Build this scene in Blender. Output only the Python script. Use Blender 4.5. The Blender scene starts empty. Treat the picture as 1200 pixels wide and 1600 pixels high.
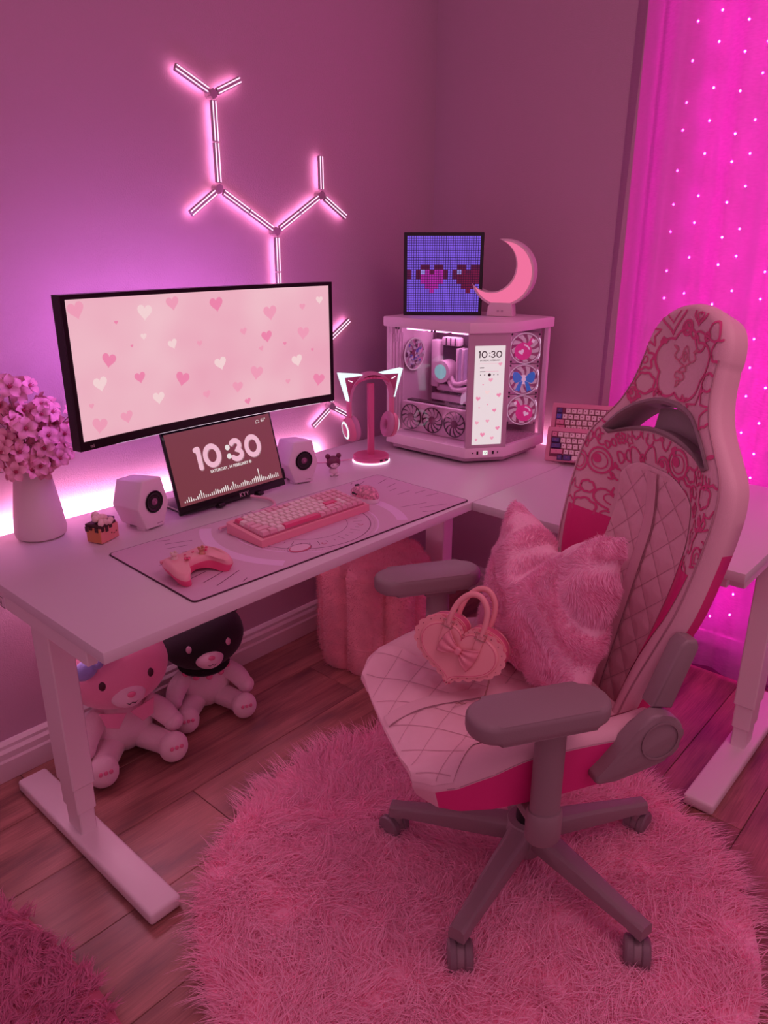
import bpy, bmesh, math, random
import numpy as np
from mathutils import Vector, Matrix, Euler
random.seed(7); RNG = np.random.default_rng(11)
PI = math.pi
SC = bpy.context.scene
COL = SC.collection
R = math.radians

# ---------------------------------------------------------------- camera, world, exposure
CAMZ, YAW, PITCH = 1.404, 41.9, 19.59
cd = bpy.data.cameras.new('camera'); cam = bpy.data.objects.new('camera', cd); COL.objects.link(cam)
cd.sensor_fit = 'HORIZONTAL'; cd.sensor_width = 36.0; cd.lens = 36.0 * 1180.0 / 1200.0
cd.clip_start = 0.02
cam.location = (0, 0, CAMZ); cam.rotation_euler = (R(90 - PITCH), 0, R(YAW - 90))
SC.camera = cam
W = bpy.data.worlds.new('world'); SC.world = W; W.use_nodes = True
W.node_tree.nodes['Background'].inputs[0].default_value = (1.0, 0.39, 0.62, 1)
W.node_tree.nodes['Background'].inputs[1].default_value = 0.42
SC.view_settings.view_transform = 'Standard'; SC.view_settings.look = 'None'
SC.view_settings.exposure = 0.0; SC.view_settings.gamma = 1.0
SC.view_settings.use_curve_mapping = False
SC.cycles.max_bounces = 9; SC.cycles.diffuse_bounces = 7; SC.cycles.transparent_max_bounces = 12
SC.cycles.caustics_reflective = False; SC.cycles.caustics_refractive = False
SC.cycles.sample_clamp_indirect = 4.0

def area_lamp(name, loc, target, size, power, col):
    l = bpy.data.lights.new(name, 'AREA'); l.shape = 'DISK'; l.size = size; l.energy = power; l.color = col
    o = bpy.data.objects.new(name, l); COL.objects.link(o); o.location = loc
    o.rotation_euler = (Vector(target) - Vector(loc)).to_track_quat('-Z', 'Y').to_euler(); o['kind'] = 'helper'
    return o
# unseen overhead lamp, dim and pink, added to fill the room with light
area_lamp('overhead_fill_light', (1.25, -0.30, 2.5), (1.25, -0.2, 0.0), 1.1, 10.0, (1.0, 0.42, 0.56))

# ---------------------------------------------------------------- materials
def lin(h):
    h = h.lstrip('#'); v = [int(h[i:i+2], 16) / 255 for i in (0, 2, 4)]
    return tuple(c / 12.92 if c <= 0.04045 else ((c + 0.055) / 1.055) ** 2.4 for c in v)
_M = {}
def mat(name, col, rough=0.5, metal=0.0, bump=None, var=None, emis=None, es=0.0, sheen=0.0, coat=0.0, trans=0.0, alpha=1.0):
    """procedural principled material; bump=(scale,strength), var=(scale,amount): noise in object space"""
    if name in _M: return _M[name]
    if isinstance(col, str): col = lin(col)
    m = bpy.data.materials.new(name); m.use_nodes = True; nt = m.node_tree; b = nt.nodes['Principled BSDF']
    b.inputs['Base Color'].default_value = (*col, 1); b.inputs['Roughness'].default_value = rough
    b.inputs['Metallic'].default_value = metal
    b.inputs['Sheen Weight'].default_value = sheen; b.inputs['Coat Weight'].default_value = coat
    b.inputs['Transmission Weight'].default_value = trans; b.inputs['Alpha'].default_value = alpha
    if emis is not None:
        if isinstance(emis, str): emis = lin(emis)
        b.inputs['Emission Color'].default_value = (*emis, 1); b.inputs['Emission Strength'].default_value = es
    if bump or var:
        tc = nt.nodes.new('ShaderNodeTexCoord')
    if var:
        n = nt.nodes.new('ShaderNodeTexNoise'); n.inputs['Scale'].default_value = var[0]; n.inputs['Detail'].default_value = 4
        nt.links.new(tc.outputs['Object'], n.inputs['Vector'])
        mx = nt.nodes.new('ShaderNodeMix'); mx.data_type = 'RGBA'
        a = var[1]
        mx.inputs['A'].default_value = (*[c * (1 - a) for c in col], 1)
        mx.inputs['B'].default_value = (*[min(1, c * (1 + a)) for c in col], 1)
        mr = nt.nodes.new('ShaderNodeMapRange'); mr.inputs[1].default_value = 0.3; mr.inputs[2].default_value = 0.7
        nt.links.new(n.outputs['Fac'], mr.inputs[0]); nt.links.new(mr.outputs[0], mx.inputs['Factor'])
        nt.links.new(mx.outputs['Result'], b.inputs['Base Color'])
    if bump:
        n2 = nt.nodes.new('ShaderNodeTexNoise'); n2.inputs['Scale'].default_value = bump[0]; n2.inputs['Detail'].default_value = 3
        nt.links.new(tc.outputs['Object'], n2.inputs['Vector'])
        bp = nt.nodes.new('ShaderNodeBump'); bp.inputs['Strength'].default_value = bump[1]; bp.inputs['Distance'].default_value = 0.002
        nt.links.new(n2.outputs['Fac'], bp.inputs['Height']); nt.links.new(bp.outputs['Normal'], b.inputs['Normal'])
    _M[name] = m
    return m
def fur_mat(name, col, scale, amt, tl=0.45, lift=False):
    """soft pile: diffuse with light passing through the fibres"""
    m = bpy.data.materials.new(name); m.use_nodes = True; nt = m.node_tree
    for n in list(nt.nodes): nt.nodes.remove(n)
    out = nt.nodes.new('ShaderNodeOutputMaterial'); d = nt.nodes.new('ShaderNodeBsdfDiffuse'); t = nt.nodes.new('ShaderNodeBsdfTranslucent'); mx = nt.nodes.new('ShaderNodeMixShader'); mx.inputs[0].default_value = tl
    tc = nt.nodes.new('ShaderNodeTexCoord'); nz = nt.nodes.new('ShaderNodeTexNoise'); nz.inputs['Scale'].default_value = scale; nz.inputs['Detail'].default_value = 3
    cm = nt.nodes.new('ShaderNodeMix'); cm.data_type = 'RGBA'; cm.inputs['A'].default_value = (*[c*(1-amt) for c in col], 1); cm.inputs['B'].default_value = (*[min(1, c*(1+amt)) for c in col], 1)
    nt.links.new(tc.outputs['Object'], nz.inputs['Vector']); nt.links.new(nz.outputs['Fac'], cm.inputs['Factor'])
    nt.links.new(cm.outputs['Result'], d.inputs[0]); nt.links.new(cm.outputs['Result'], t.inputs[0])
    nt.links.new(d.outputs[0], mx.inputs[1]); nt.links.new(t.outputs[0], mx.inputs[2]); nt.links.new(mx.outputs[0], out.inputs[0])
    if lift:      # fibres shade like the pile they form: normals leaned towards the rug's own up
        g = nt.nodes.new('ShaderNodeNewGeometry'); a = nt.nodes.new('ShaderNodeVectorMath'); a.operation = 'SCALE'; a.inputs['Scale'].default_value = 0.45
        b = nt.nodes.new('ShaderNodeVectorMath'); b.operation = 'ADD'; b.inputs[1].default_value = (0, 0, 1); c = nt.nodes.new('ShaderNodeVectorMath'); c.operation = 'NORMALIZE'
        nt.links.new(g.outputs['Normal'], a.inputs[0]); nt.links.new(a.outputs[0], b.inputs[0]); nt.links.new(b.outputs[0], c.inputs[0]); nt.links.new(c.outputs[0], d.inputs['Normal'])
    return m
def glow(name, col, s):
    """something that gives off light: screen, lamp, led"""
    if name in _M: return _M[name]
    if isinstance(col, str): col = lin(col)
    m = bpy.data.materials.new(name); m.use_nodes = True; nt = m.node_tree
    b = nt.nodes['Principled BSDF']; b.inputs['Base Color'].default_value = (0.02, 0.02, 0.02, 1); b.inputs['Roughness'].default_value = 0.4
    b.inputs['Emission Color'].default_value = (*col, 1); b.inputs['Emission Strength'].default_value = s
    _M[name] = m
    return m

# ---------------------------------------------------------------- mesh helpers
def obj(name, bm, m, parent=None, smooth=35, loc=None, rot=None):
    me = bpy.data.meshes.new(name)
    if isinstance(bm, bmesh.types.BMesh):
        bmesh.ops.recalc_face_normals(bm, faces=bm.faces[:]) if smooth is not None and not getattr(bm, 'keep', False) else None
        bm.to_mesh(me); bm.free()
    else:
        me.from_pydata([tuple(v) for v in bm[0]], [], bm[1]); me.update()
    for mm in (m if isinstance(m, (list, tuple)) else [m]): me.materials.append(mm)
    if smooth:
        me.shade_smooth(); me.set_sharp_from_angle(angle=R(smooth))
    return link(name, me, parent, loc, rot)
def link(name, data, parent=None, loc=None, rot=None):
    o = bpy.data.objects.new(name, data); COL.objects.link(o)
    if parent is not None: o.parent = parent
    if loc is not None: o.location = loc
    if rot is not None: o.rotation_euler = rot
    return o
def tag(o, label, cat, group=None, kind=None):
    o['label'] = label; o['category'] = cat
    if group: o['group'] = group
    if kind: o['kind'] = kind
    return o
def thing(name, label, cat, loc=(0, 0, 0), rot=(0, 0, 0), group=None):
    o = bpy.data.objects.new(name, None); COL.objects.link(o); o.empty_display_size = 0.05
    o.location = loc; o.rotation_euler = rot if isinstance(rot, (tuple, list, Euler)) else (0, 0, rot)
    return tag(o, label, cat, group)
def B(): return bmesh.new()
def xf(bm, vs, M):
    if M is not None: bmesh.ops.transform(bm, matrix=M, verts=vs)
def box(bm, c, s, bev=0.0, seg=2, M=None):
    r = bmesh.ops.create_cube(bm, size=1.0); vs = r['verts']
    bmesh.ops.scale(bm, vec=s, verts=vs); bmesh.ops.translate(bm, vec=c, verts=vs)
    if M is not None: xf(bm, vs, M)
    if bev:
        es = list({e for v in vs for e in v.link_edges})
        bmesh.ops.bevel(bm, geom=es, offset=bev, segments=seg, profile=0.5, affect='EDGES')
    return bm
def cyl(bm, p0, p1, r0, r1=None, n=20, caps=True):
    p0 = Vector(p0); p1 = Vector(p1); r1 = r0 if r1 is None else r1
    d = p1 - p0
    M = Matrix.Translation((p0 + p1) / 2) @ d.to_track_quat('Z', 'Y').to_matrix().to_4x4()
    bmesh.ops.create_cone(bm, cap_ends=caps, segments=n, radius1=r0, radius2=r1, depth=d.length, matrix=M)
    return bm
def ball(bm, c, s, n=16, M=None):
    s = (s, s, s) if not isinstance(s, (tuple, list)) else s
    Mx = Matrix.Translation(c) @ (M if M is not None else Matrix()) @ Matrix.Diagonal((*s, 1))
    bmesh.ops.create_uvsphere(bm, u_segments=n, v_segments=max(6, n * 2 // 3), radius=1.0, matrix=Mx)
    return bm
def lathe(bm, prof, n=32, M=None):
    """prof: [(r,z)...]; closed at r=0 ends"""
    rings = []; vs = []
    for r, z in prof:
        if r < 1e-6: v = bm.verts.new((0, 0, z)); rings.append([v]); vs.append(v)
        else:
            ring = [bm.verts.new((r * math.cos(2*PI*k/n), r * math.sin(2*PI*k/n), z)) for k in range(n)]; rings.append(ring); vs += ring
    for a, b in zip(rings, rings[1:]):
        for k in range(n):
            k2 = (k + 1) % n
            if len(a) == 1 and len(b) > 1: bm.faces.new((a[0], b[k], b[k2]))
            elif len(b) == 1 and len(a) > 1: bm.faces.new((a[k], a[k2], b[0]))
            elif len(a) > 1: bm.faces.new((a[k], a[k2], b[k2], b[k]))
    xf(bm, vs, M)
    return bm
def tube(bm, pts, r, n=8, closed=False, caps=True):
    pts = [Vector(p) for p in pts]; N = len(pts)
    rs = r if isinstance(r, (list, tuple)) else [r] * N
    rings = []; prev = None
    for i, p in enumerate(pts):
        a = pts[i-1] if (i > 0 or closed) else p
        b = pts[(i+1) % N] if (i < N-1 or closed) else p
        t = (b - a)
        t = t.normalized() if t.length > 1e-9 else Vector((0, 0, 1))
        if prev is None:
            x = t.orthogonal().normalized()
        else:
            x = (prev - t * prev.dot(t)); x = x.normalized() if x.length > 1e-6 else t.orthogonal().normalized()
        prev = x; y = t.cross(x)
        rings.append([bm.verts.new(p + (x * math.cos(2*PI*k/n) + y * math.sin(2*PI*k/n)) * rs[i]) for k in range(n)])
    for i in range(N if closed else N - 1):
        a = rings[i]; b = rings[(i+1) % N]
        for k in range(n): bm.faces.new((a[k], a[(k+1) % n], b[(k+1) % n], b[k]))
    if caps and not closed:
        bm.faces.new(rings[0][::-1]); bm.faces.new(rings[-1])
    return bm
def prism(bm, pts, z0, z1, bev=0.0, seg=2, M=None):
    """2-D outline (x,y) extruded z0..z1"""
    lo = [bm.verts.new((x, y, z0)) for x, y in pts]; hi = [bm.verts.new((x, y, z1)) for x, y in pts]
    n = len(pts); f0 = bm.faces.new(lo[::-1]); f1 = bm.faces.new(hi)
    for k in range(n): bm.faces.new((lo[k], lo[(k+1) % n], hi[(k+1) % n], hi[k]))
    vs = lo + hi
    if bev:
        es = list(f0.edges) + list(f1.edges)
        r = bmesh.ops.bevel(bm, geom=es, offset=bev, segments=seg, profile=0.5, affect='EDGES')
        vs = list({v for v in vs if v.is_valid} | set(r['verts']))
    xf(bm, vs, M)
    return bm
def sheet(fn, nu, nv, wrapu=False):
    """grid of fn(i/(nu-1), j/(nv-1)) -> (verts, faces)"""
    V = [fn(i / (nu - (0 if wrapu else 1)), j / (nv - 1)) for j in range(nv) for i in range(nu)]
    F = []
    for j in range(nv - 1):
        for i in range(nu if wrapu else nu - 1):
            i2 = (i + 1) % nu
            F.append((j*nu+i, j*nu+i2, (j+1)*nu+i2, (j+1)*nu+i))
    return V, F
def sstep(a, b, x):
    t = min(1, max(0, (x - a) / (b - a))); return t * t * (3 - 2 * t)
def pl(xs, ys, x):
    return float(np.interp(x, xs, ys))
def spline(pts, n=8, closed=False):
    """Catmull-Rom through points of any dimension"""
    P = [np.array(p, float) for p in pts]; N = len(P); out = []
    for i in range(N if closed else N - 1):
        p1 = P[i]; p2 = P[(i+1) % N]
        p0 = P[i-1] if (i > 0 or closed) else 2*p1 - p2
        p3 = P[(i+2) % N] if (i + 2 < N or closed) else 2*p2 - p1
        for k in range(n):
            t = k / n
            out.append(0.5 * ((2*p1) + (-p0+p2)*t + (2*p0-5*p1+4*p2-p3)*t*t + (-p0+3*p1-3*p2+p3)*t**3))
    if not closed: out.append(P[-1])
    return [tuple(float(c) for c in q) for q in out]
def heart(c, s, n=28, rot=0.0):
    o = []
    for k in range(n):
        t = 2*PI*k/n
        x = 16*math.sin(t)**3 / 17; y = (13*math.cos(t) - 5*math.cos(2*t) - 2*math.cos(3*t) - math.cos(4*t)) / 17
        o.append((c[0] + s*(x*math.cos(rot) - y*math.sin(rot)), c[1] + s*(x*math.sin(rot) + y*math.cos(rot))))
    return o
def circ(c, rx, ry=None, n=24, a0=0.0, a1=2*PI, end=False):
    ry = rx if ry is None else ry
    return [(c[0] + rx*math.cos(a0 + (a1-a0)*k/(n - (1 if end else 0))), c[1] + ry*math.sin(a0 + (a1-a0)*k/(n - (1 if end else 0)))) for k in range(n)]
def stroke(pts, w, closed=False, caps=True):
    """thick 2-D line as polygons"""
    P = [np.array(p, float) for p in pts]; N = len(P); polys = []; L = []; Rr = []
    for i in range(N):
        a = P[i-1] if (i > 0 or closed) else P[i]; b = P[(i+1) % N] if (i < N-1 or closed) else P[i]
        t = b - a; t = t / (np.linalg.norm(t) + 1e-12); nrm = np.array([-t[1], t[0]])
        L.append(P[i] + nrm*w/2); Rr.append(P[i] - nrm*w/2)
    for i in range(N if closed else N - 1):
        j = (i + 1) % N; polys.append([L[i], Rr[i], Rr[j], L[j]])
    if caps and not closed:
        for p in (P[0], P[-1]): polys.append([np.array(q) for q in circ(p, w/2, n=10)])
    return polys
def flat(name, polys, fn, m, parent, smooth=None):
    """map 2-D polygons through fn(x,y)->(x,y,z)"""
    V = []; F = []
    for p in polys:
        F.append(tuple(range(len(V), len(V) + len(p)))); V += [tuple(fn(float(q[0]), float(q[1]))) for q in p]
    return obj(name, (V, F), m, parent, smooth)
def text(name, body, size, m, parent, M, align='CENTER', bold=0.0, space=1.0):
    c = bpy.data.curves.new(name, 'FONT'); c.body = body; c.size = size; c.align_x = align; c.align_y = 'CENTER'
    c.offset = bold; c.space_character = space; c.extrude = 0.0002; c.materials.append(m); c.resolution_u = 4
    t = bpy.data.objects.new('text_curve', c); COL.objects.link(t); bpy.context.view_layer.update()
    me = bpy.data.meshes.new_from_object(t.evaluated_get(bpy.context.evaluated_depsgraph_get())); bpy.data.objects.remove(t); bpy.data.curves.remove(c)
    me.name = name; o = link(name, me, parent); o.matrix_local = M
    return o
def frame(o, xa, ya):
    """matrix with origin o, x axis xa, y axis ya"""
    x = Vector(xa).normalized(); y = Vector(ya); y = (y - x*y.dot(x)).normalized(); z = x.cross(y)
    M = Matrix.Identity(4)
    for i in range(3): M[i][0] = x[i]; M[i][1] = y[i]; M[i][2] = z[i]; M[i][3] = o[i]
    return M
def copy_tree(o, parent=None):
    c = o.copy(); COL.objects.link(c); c.parent = parent
    for ch in list(o.children): copy_tree(ch, c)
    return c
def solid(name, verts, faces, m, parent, thick, smooth=40):
    """a sheet given real thickness"""
    o = obj(name, (verts, faces), m, parent, smooth)
    md = o.modifiers.new('thickness', 'SOLIDIFY'); md.thickness = thick; md.offset = -1
    return o
def strands(name, P, D, L, Wd, m, parent, bend=None, levels=4, curl=0.0, seed=1):
    """fur: ribbons from roots P along D (N,3), lengths L, widths Wd, bend (N,3)"""
    rng = np.random.default_rng(seed); N = len(P)
    L = np.broadcast_to(np.asarray(L, float).reshape(-1, 1), (N, 1)); Wd = np.broadcast_to(np.asarray(Wd, float).reshape(-1, 1), (N, 1))
    bend = np.zeros((N, 3)) if bend is None else bend
    rv = rng.normal(size=(N, 3)); side = np.cross(D, rv); side /= np.linalg.norm(side, axis=1, keepdims=True) + 1e-9
    cv = rng.normal(size=(N, 3)) * curl
    verts = np.zeros((N, 2*levels - 1, 3)); 
    for k in range(levels):
        t = k / (levels - 1)
        c = P + L*(D*t + bend*t*t + cv*(t**2)*(1 - 0.3*t))
        w = Wd*(1 - 0.75*t)
        if k < levels - 1: verts[:, 2*k] = c + side*w/2; verts[:, 2*k+1] = c - side*w/2
        else: verts[:, 2*k] = c
    tr = []
    for k in range(levels - 2): a = 2*k; tr += [(a, a+1, a+3), (a, a+3, a+2)]
    a = 2*(levels-2); tr.append((a, a+1, a+2))
    tr = np.array(tr); nv = 2*levels - 1; T = len(tr)
    idx = (tr[None] + (np.arange(N)*nv)[:, None, None]).reshape(-1)
    me = bpy.data.meshes.new(name); me.vertices.add(N*nv); me.vertices.foreach_set('co', verts.reshape(-1).astype(np.float32))
    me.loops.add(len(idx)); me.loops.foreach_set('vertex_index', idx.astype(np.int32))
    me.polygons.add(N*T); me.polygons.foreach_set('loop_start', (np.arange(N*T)*3).astype(np.int32))
    me.update(calc_edges=True); me.materials.append(m); me.shade_smooth()
    o = link(name, me, parent); o['kind'] = 'stuff'
    return o
def surface_points(o_mesh, n, seed=1):
    """random points + normals on a mesh (verts,faces) of quads/tris"""
    rng = np.random.default_rng(seed); V = np.array([tuple(v) for v in o_mesh[0]], float); T = []
    for f in o_mesh[1]:
        for k in range(1, len(f) - 1): T.append((f[0], f[k], f[k+1]))
    T = np.array(T); a, b, c = V[T[:, 0]], V[T[:, 1]], V[T[:, 2]]
    cr = np.cross(b - a, c - a); ar = np.linalg.norm(cr, axis=1); i = rng.choice(len(T), n, p=ar/ar.sum())
    u = rng.random(n); v = rng.random(n); s = u + v > 1; u[s] = 1 - u[s]; v[s] = 1 - v[s]
    P = a[i] + (b-a)[i]*u[:, None] + (c-a)[i]*v[:, None]; Nn = cr[i] / (ar[i][:, None] + 1e-12)
    return P, Nn
# ================================================================ palette
WALL = mat('painted_wall', (0.53, 0.33, 0.44), 0.75, bump=(260, 0.55))
TRIM = mat('trim_paint', (0.78, 0.66, 0.70), 0.45)
WHITE = mat('white_laminate', (0.68, 0.62, 0.66), 0.38)
WMETAL = mat('white_powder_coat', (0.78, 0.70, 0.72), 0.42)
WPLAST = mat('white_plastic', (0.80, 0.70, 0.77), 0.38)
BLACK = mat('black_plastic', (0.012, 0.010, 0.012), 0.35)
DARK = mat('dark_glossy', (0.006, 0.004, 0.006), 0.15)
PINKP = mat('pink_plastic', (0.80, 0.30, 0.40), 0.4)
HOTP = mat('hot_pink_plastic', (0.75, 0.08, 0.22), 0.4)
CHROME = mat('chrome', (0.75, 0.7, 0.72), 0.2, metal=1.0)
CX, CY = 2.466, 1.955          # the room's corner
DZ = 0.704                     # desk top height

# ================================================================ room
def wood_material():
    m = bpy.data.materials.new('oak_plank'); m.use_nodes = True; nt = m.node_tree; b = nt.nodes['Principled BSDF']
    tc = nt.nodes.new('ShaderNodeTexCoord'); oi = nt.nodes.new('ShaderNodeObjectInfo')
    add = nt.nodes.new('ShaderNodeVectorMath'); add.operation = 'ADD'
    sc = nt.nodes.new('ShaderNodeVectorMath'); sc.operation = 'SCALE'; sc.inputs['Scale'].default_value = 37.0
    cb = nt.nodes.new('ShaderNodeCombineXYZ')
    nt.links.new(oi.outputs['Random'], cb.inputs[0]); nt.links.new(oi.outputs['Random'], cb.inputs[1])
    nt.links.new(cb.outputs[0], sc.inputs[0]); nt.links.new(tc.outputs['Object'], add.inputs[0]); nt.links.new(sc.outputs[0], add.inputs[1])
    mp = nt.nodes.new('ShaderNodeMapping'); mp.inputs['Scale'].default_value = (0.9, 9.0, 1.0); nt.links.new(add.outputs[0], mp.inputs[0])
    n1 = nt.nodes.new('ShaderNodeTexNoise'); n1.inputs['Scale'].default_value = 2.2; n1.inputs['Detail'].default_value = 7; n1.inputs['Distortion'].default_value = 0.9
    nt.links.new(mp.outputs[0], n1.inputs['Vector'])
    mp2 = nt.nodes.new('ShaderNodeMapping'); mp2.inputs['Scale'].default_value = (6, 160, 1); nt.links.new(add.outputs[0], mp2.inputs[0])
    n2 = nt.nodes.new('ShaderNodeTexNoise'); n2.inputs['Scale'].default_value = 2.0; n2.inputs['Detail'].default_value = 3
    nt.links.new(mp2.outputs[0], n2.inputs['Vector'])
    mp3 = nt.nodes.new('ShaderNodeMapping'); mp3.inputs['Scale'].default_value = (2.0, 6.0, 1); nt.links.new(add.outputs[0], mp3.inputs[0])
    n3 = nt.nodes.new('ShaderNodeTexNoise'); n3.inputs['Scale'].default_value = 1.7; n3.inputs['Detail'].default_value = 2
    nt.links.new(mp3.outputs[0], n3.inputs['Vector'])
    cr = nt.nodes.new('ShaderNodeValToRGB'); e = cr.color_ramp.elements
    e[0].position = 0.30; e[0].color = (0.20, 0.075, 0.065, 1); e[1].position = 0.66; e[1].color = (0.43, 0.195, 0.165, 1)
    x = cr.color_ramp.elements.new(0.46); x.color = (0.34, 0.145, 0.12, 1)
    nt.links.new(n1.outputs['Fac'], cr.inputs[0])
    mx = nt.nodes.new('ShaderNodeMix'); mx.data_type = 'RGBA'; mx.blend_type = 'MULTIPLY'; mx.inputs['Factor'].default_value = 1.0
    mr = nt.nodes.new('ShaderNodeMapRange'); mr.inputs[1].default_value = 0.3; mr.inputs[2].default_value = 0.7; mr.inputs[3].default_value = 0.72; mr.inputs[4].default_value = 1.1
    nt.links.new(n2.outputs['Fac'], mr.inputs[0]); nt.links.new(cr.outputs[0], mx.inputs['A']); nt.links.new(mr.outputs[0], mx.inputs['B'])
    mx2 = nt.nodes.new('ShaderNodeMix'); mx2.data_type = 'RGBA'; mx2.blend_type = 'MULTIPLY'; mx2.inputs['Factor'].default_value = 1.0
    mr2 = nt.nodes.new('ShaderNodeMapRange'); mr2.inputs[1].default_value = 0.35; mr2.inputs[2].default_value = 0.6; mr2.inputs[3].default_value = 0.62; mr2.inputs[4].default_value = 1.08
    nt.links.new(n3.outputs['Fac'], mr2.inputs[0]); nt.links.new(mx.outputs['Result'], mx2.inputs['A']); nt.links.new(mr2.outputs[0], mx2.inputs['B'])
    nt.links.new(mx2.outputs['Result'], b.inputs['Base Color'])
    b.inputs['Roughness'].default_value = 0.42
    bp = nt.nodes.new('ShaderNodeBump'); bp.inputs['Strength'].default_value = 0.25; bp.inputs['Distance'].default_value = 0.001
    nt.links.new(n2.outputs['Fac'], bp.inputs['Height']); nt.links.new(bp.outputs[0], b.inputs['Normal'])
    return m
OAK = wood_material()
bm = B(); box(bm, (0.81, 0.47, -0.03), (3.62, 2.94, 0.034))
floor = obj('floor', bm, mat('floor_gap', (0.03, 0.012, 0.012), 0.8), smooth=0); floor['kind'] = 'structure'
PW = 0.2325; row = 0; y = -0.8125
_pm = {}
offs = [0.35, 0.02, 0.7, 0.25, 0.95, 0.5, 0.1, 0.8, 0.4, 0.905, 0.30, 0.62, 0.15]
while y < CY:
    w = min(PW, CY - y); o0 = offs[row % len(offs)] - 1.25*2
    x = o0
    while x < CX:
        a = max(x, -0.98); b_ = min(x + 1.25, CX)
        if b_ - a > 0.05:
            key = (round(b_-a, 3), round(w, 3))
            if key not in _pm:
                bm = B(); box(bm, (0, 0, -0.0065), (key[0]-0.0016, key[1]-0.0018, 0.013), 0.0012, 1)
                o = obj('plank', bm, OAK, floor); _pm[key] = o.data
            else: o = link('plank', _pm[key], floor)
            o.location = ((a+b_)/2, y + w/2, 0)
        x += 1.25
    y += PW; row += 1
def wall(name, x0, y0, x1, y1, z1=2.55):
    bm = B(); box(bm, ((x0+x1)/2, (y0+y1)/2, z1/2 - 0.02), (abs(x1-x0), abs(y1-y0), z1 + 0.04))
    o = obj(name, bm, WALL, smooth=0); o['kind'] = 'structure'; return o
wall('wall_left', -1.0, CY, CX + 0.1, CY + 0.1)
wall('wall_right', CX, 1.16, CX + 0.15, CY)
WREC = wall('window_1', CX + 0.13, -1.0, CX + 0.15, 1.16)          # deep window bay behind the curtain
bm = B()
for yv in (1.12, 0.36, -0.40): box(bm, (CX + 0.122, yv, 1.25), (0.016, 0.05, 2.45), 0.002, 1)
for zv in (0.06, 2.44): box(bm, (CX + 0.123, 0.36, zv), (0.014, 1.50, 0.05), 0.002, 1)
obj('window_frame', bm, TRIM, WREC, 20)
prof = [(0, 0), (0.030, 0), (0.030, 0.058), (0.025, 0.064), (0.025, 0.082), (0.016, 0.090), (0.016, 0.100), (0.007, 0.108), (0, 0.108)]
def skirting(name, p0, p1, nrm):
    bm = B(); d = Vector(p1) - Vector(p0)
    M = Matrix.Identity(4); n = Vector(nrm); z = d.normalized()
    for i in range(3): M[i][0] = n[i]; M[i][1] = (0, 0, 1)[i]; M[i][2] = z[i]; M[i][3] = p0[i]
    prism(bm, prof, 0, d.length, M=M)
    o = obj(name, bm, TRIM, smooth=20); o['kind'] = 'structure'; return o
skirting('baseboard_left', (-0.985, CY - 0.0005, 0.0008), (CX - 0.001, CY - 0.0005, 0.0008), (0, -1, 0))
skirting('baseboard_right', (CX - 0.0005, 1.22, 0.0008), (CX - 0.0005, CY - 0.02, 0.0008), (-1, 0, 0))

# ================================================================ curtain and its fairy lights
def curtain_material():
    m = bpy.data.materials.new('sheer_curtain'); m.use_nodes = True; nt = m.node_tree
    for n in list(nt.nodes): nt.nodes.remove(n)
    out = nt.nodes.new('ShaderNodeOutputMaterial')
    d = nt.nodes.new('ShaderNodeBsdfDiffuse'); d.inputs[0].default_value = (0.80, 0.42, 0.68, 1)
    t = nt.nodes.new('ShaderNodeBsdfTranslucent'); t.inputs[0].default_value = (0.31, 0.12, 0.34, 1)
    tr = nt.nodes.new('ShaderNodeBsdfTransparent')
    m1 = nt.nodes.new('ShaderNodeMixShader'); m1.inputs[0].default_value = 0.55
    m2 = nt.nodes.new('ShaderNodeMixShader')
    tc = nt.nodes.new('ShaderNodeTexCoord'); mp = nt.nodes.new('ShaderNodeMapping'); mp.inputs['Scale'].default_value = (4, 60, 200)
    nz = nt.nodes.new('ShaderNodeTexNoise'); nz.inputs['Scale'].default_value = 1.0; nz.inputs['Detail'].default_value = 2
    mr = nt.nodes.new('ShaderNodeMapRange'); mr.inputs[1].default_value = 0.35; mr.inputs[2].default_value = 0.65; mr.inputs[3].default_value = 0.20; mr.inputs[4].default_value = 0.30
    nt.links.new(tc.outputs['Object'], mp.inputs[0]); nt.links.new(mp.outputs[0], nz.inputs['Vector']); nt.links.new(nz.outputs['Fac'], mr.inputs[0])
    mpb = nt.nodes.new('ShaderNodeMapping'); mpb.inputs['Scale'].default_value = (1, 22, 0.25); nb = nt.nodes.new('ShaderNodeTexNoise'); nb.inputs['Scale'].default_value = 1.0; nb.inputs['Detail'].default_value = 1
    nt.links.new(tc.outputs['Object'], mpb.inputs[0]); nt.links.new(mpb.outputs[0], nb.inputs['Vector'])      # denser gathers of cloth
    mrb = nt.nodes.new('ShaderNodeMapRange'); mrb.inputs[1].default_value = 0.35; mrb.inputs[2].default_value = 0.65; mrb.inputs[3].default_value = 0.30; mrb.inputs[4].default_value = 1.25
    ml = nt.nodes.new('ShaderNodeMath'); ml.operation = 'MULTIPLY'
    nt.links.new(nb.outputs['Fac'], mrb.inputs[0]); nt.links.new(mr.outputs[0], ml.inputs[0]); nt.links.new(mrb.outputs[0], ml.inputs[1]); nt.links.new(ml.outputs[0], m2.inputs[0])
    nt.links.new(d.outputs[0], m1.inputs[1]); nt.links.new(t.outputs[0], m1.inputs[2])
    nt.links.new(m1.outputs[0], m2.inputs[1]); nt.links.new(tr.outputs[0], m2.inputs[2]); nt.links.new(m2.outputs[0], out.inputs[0])
    return m
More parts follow.
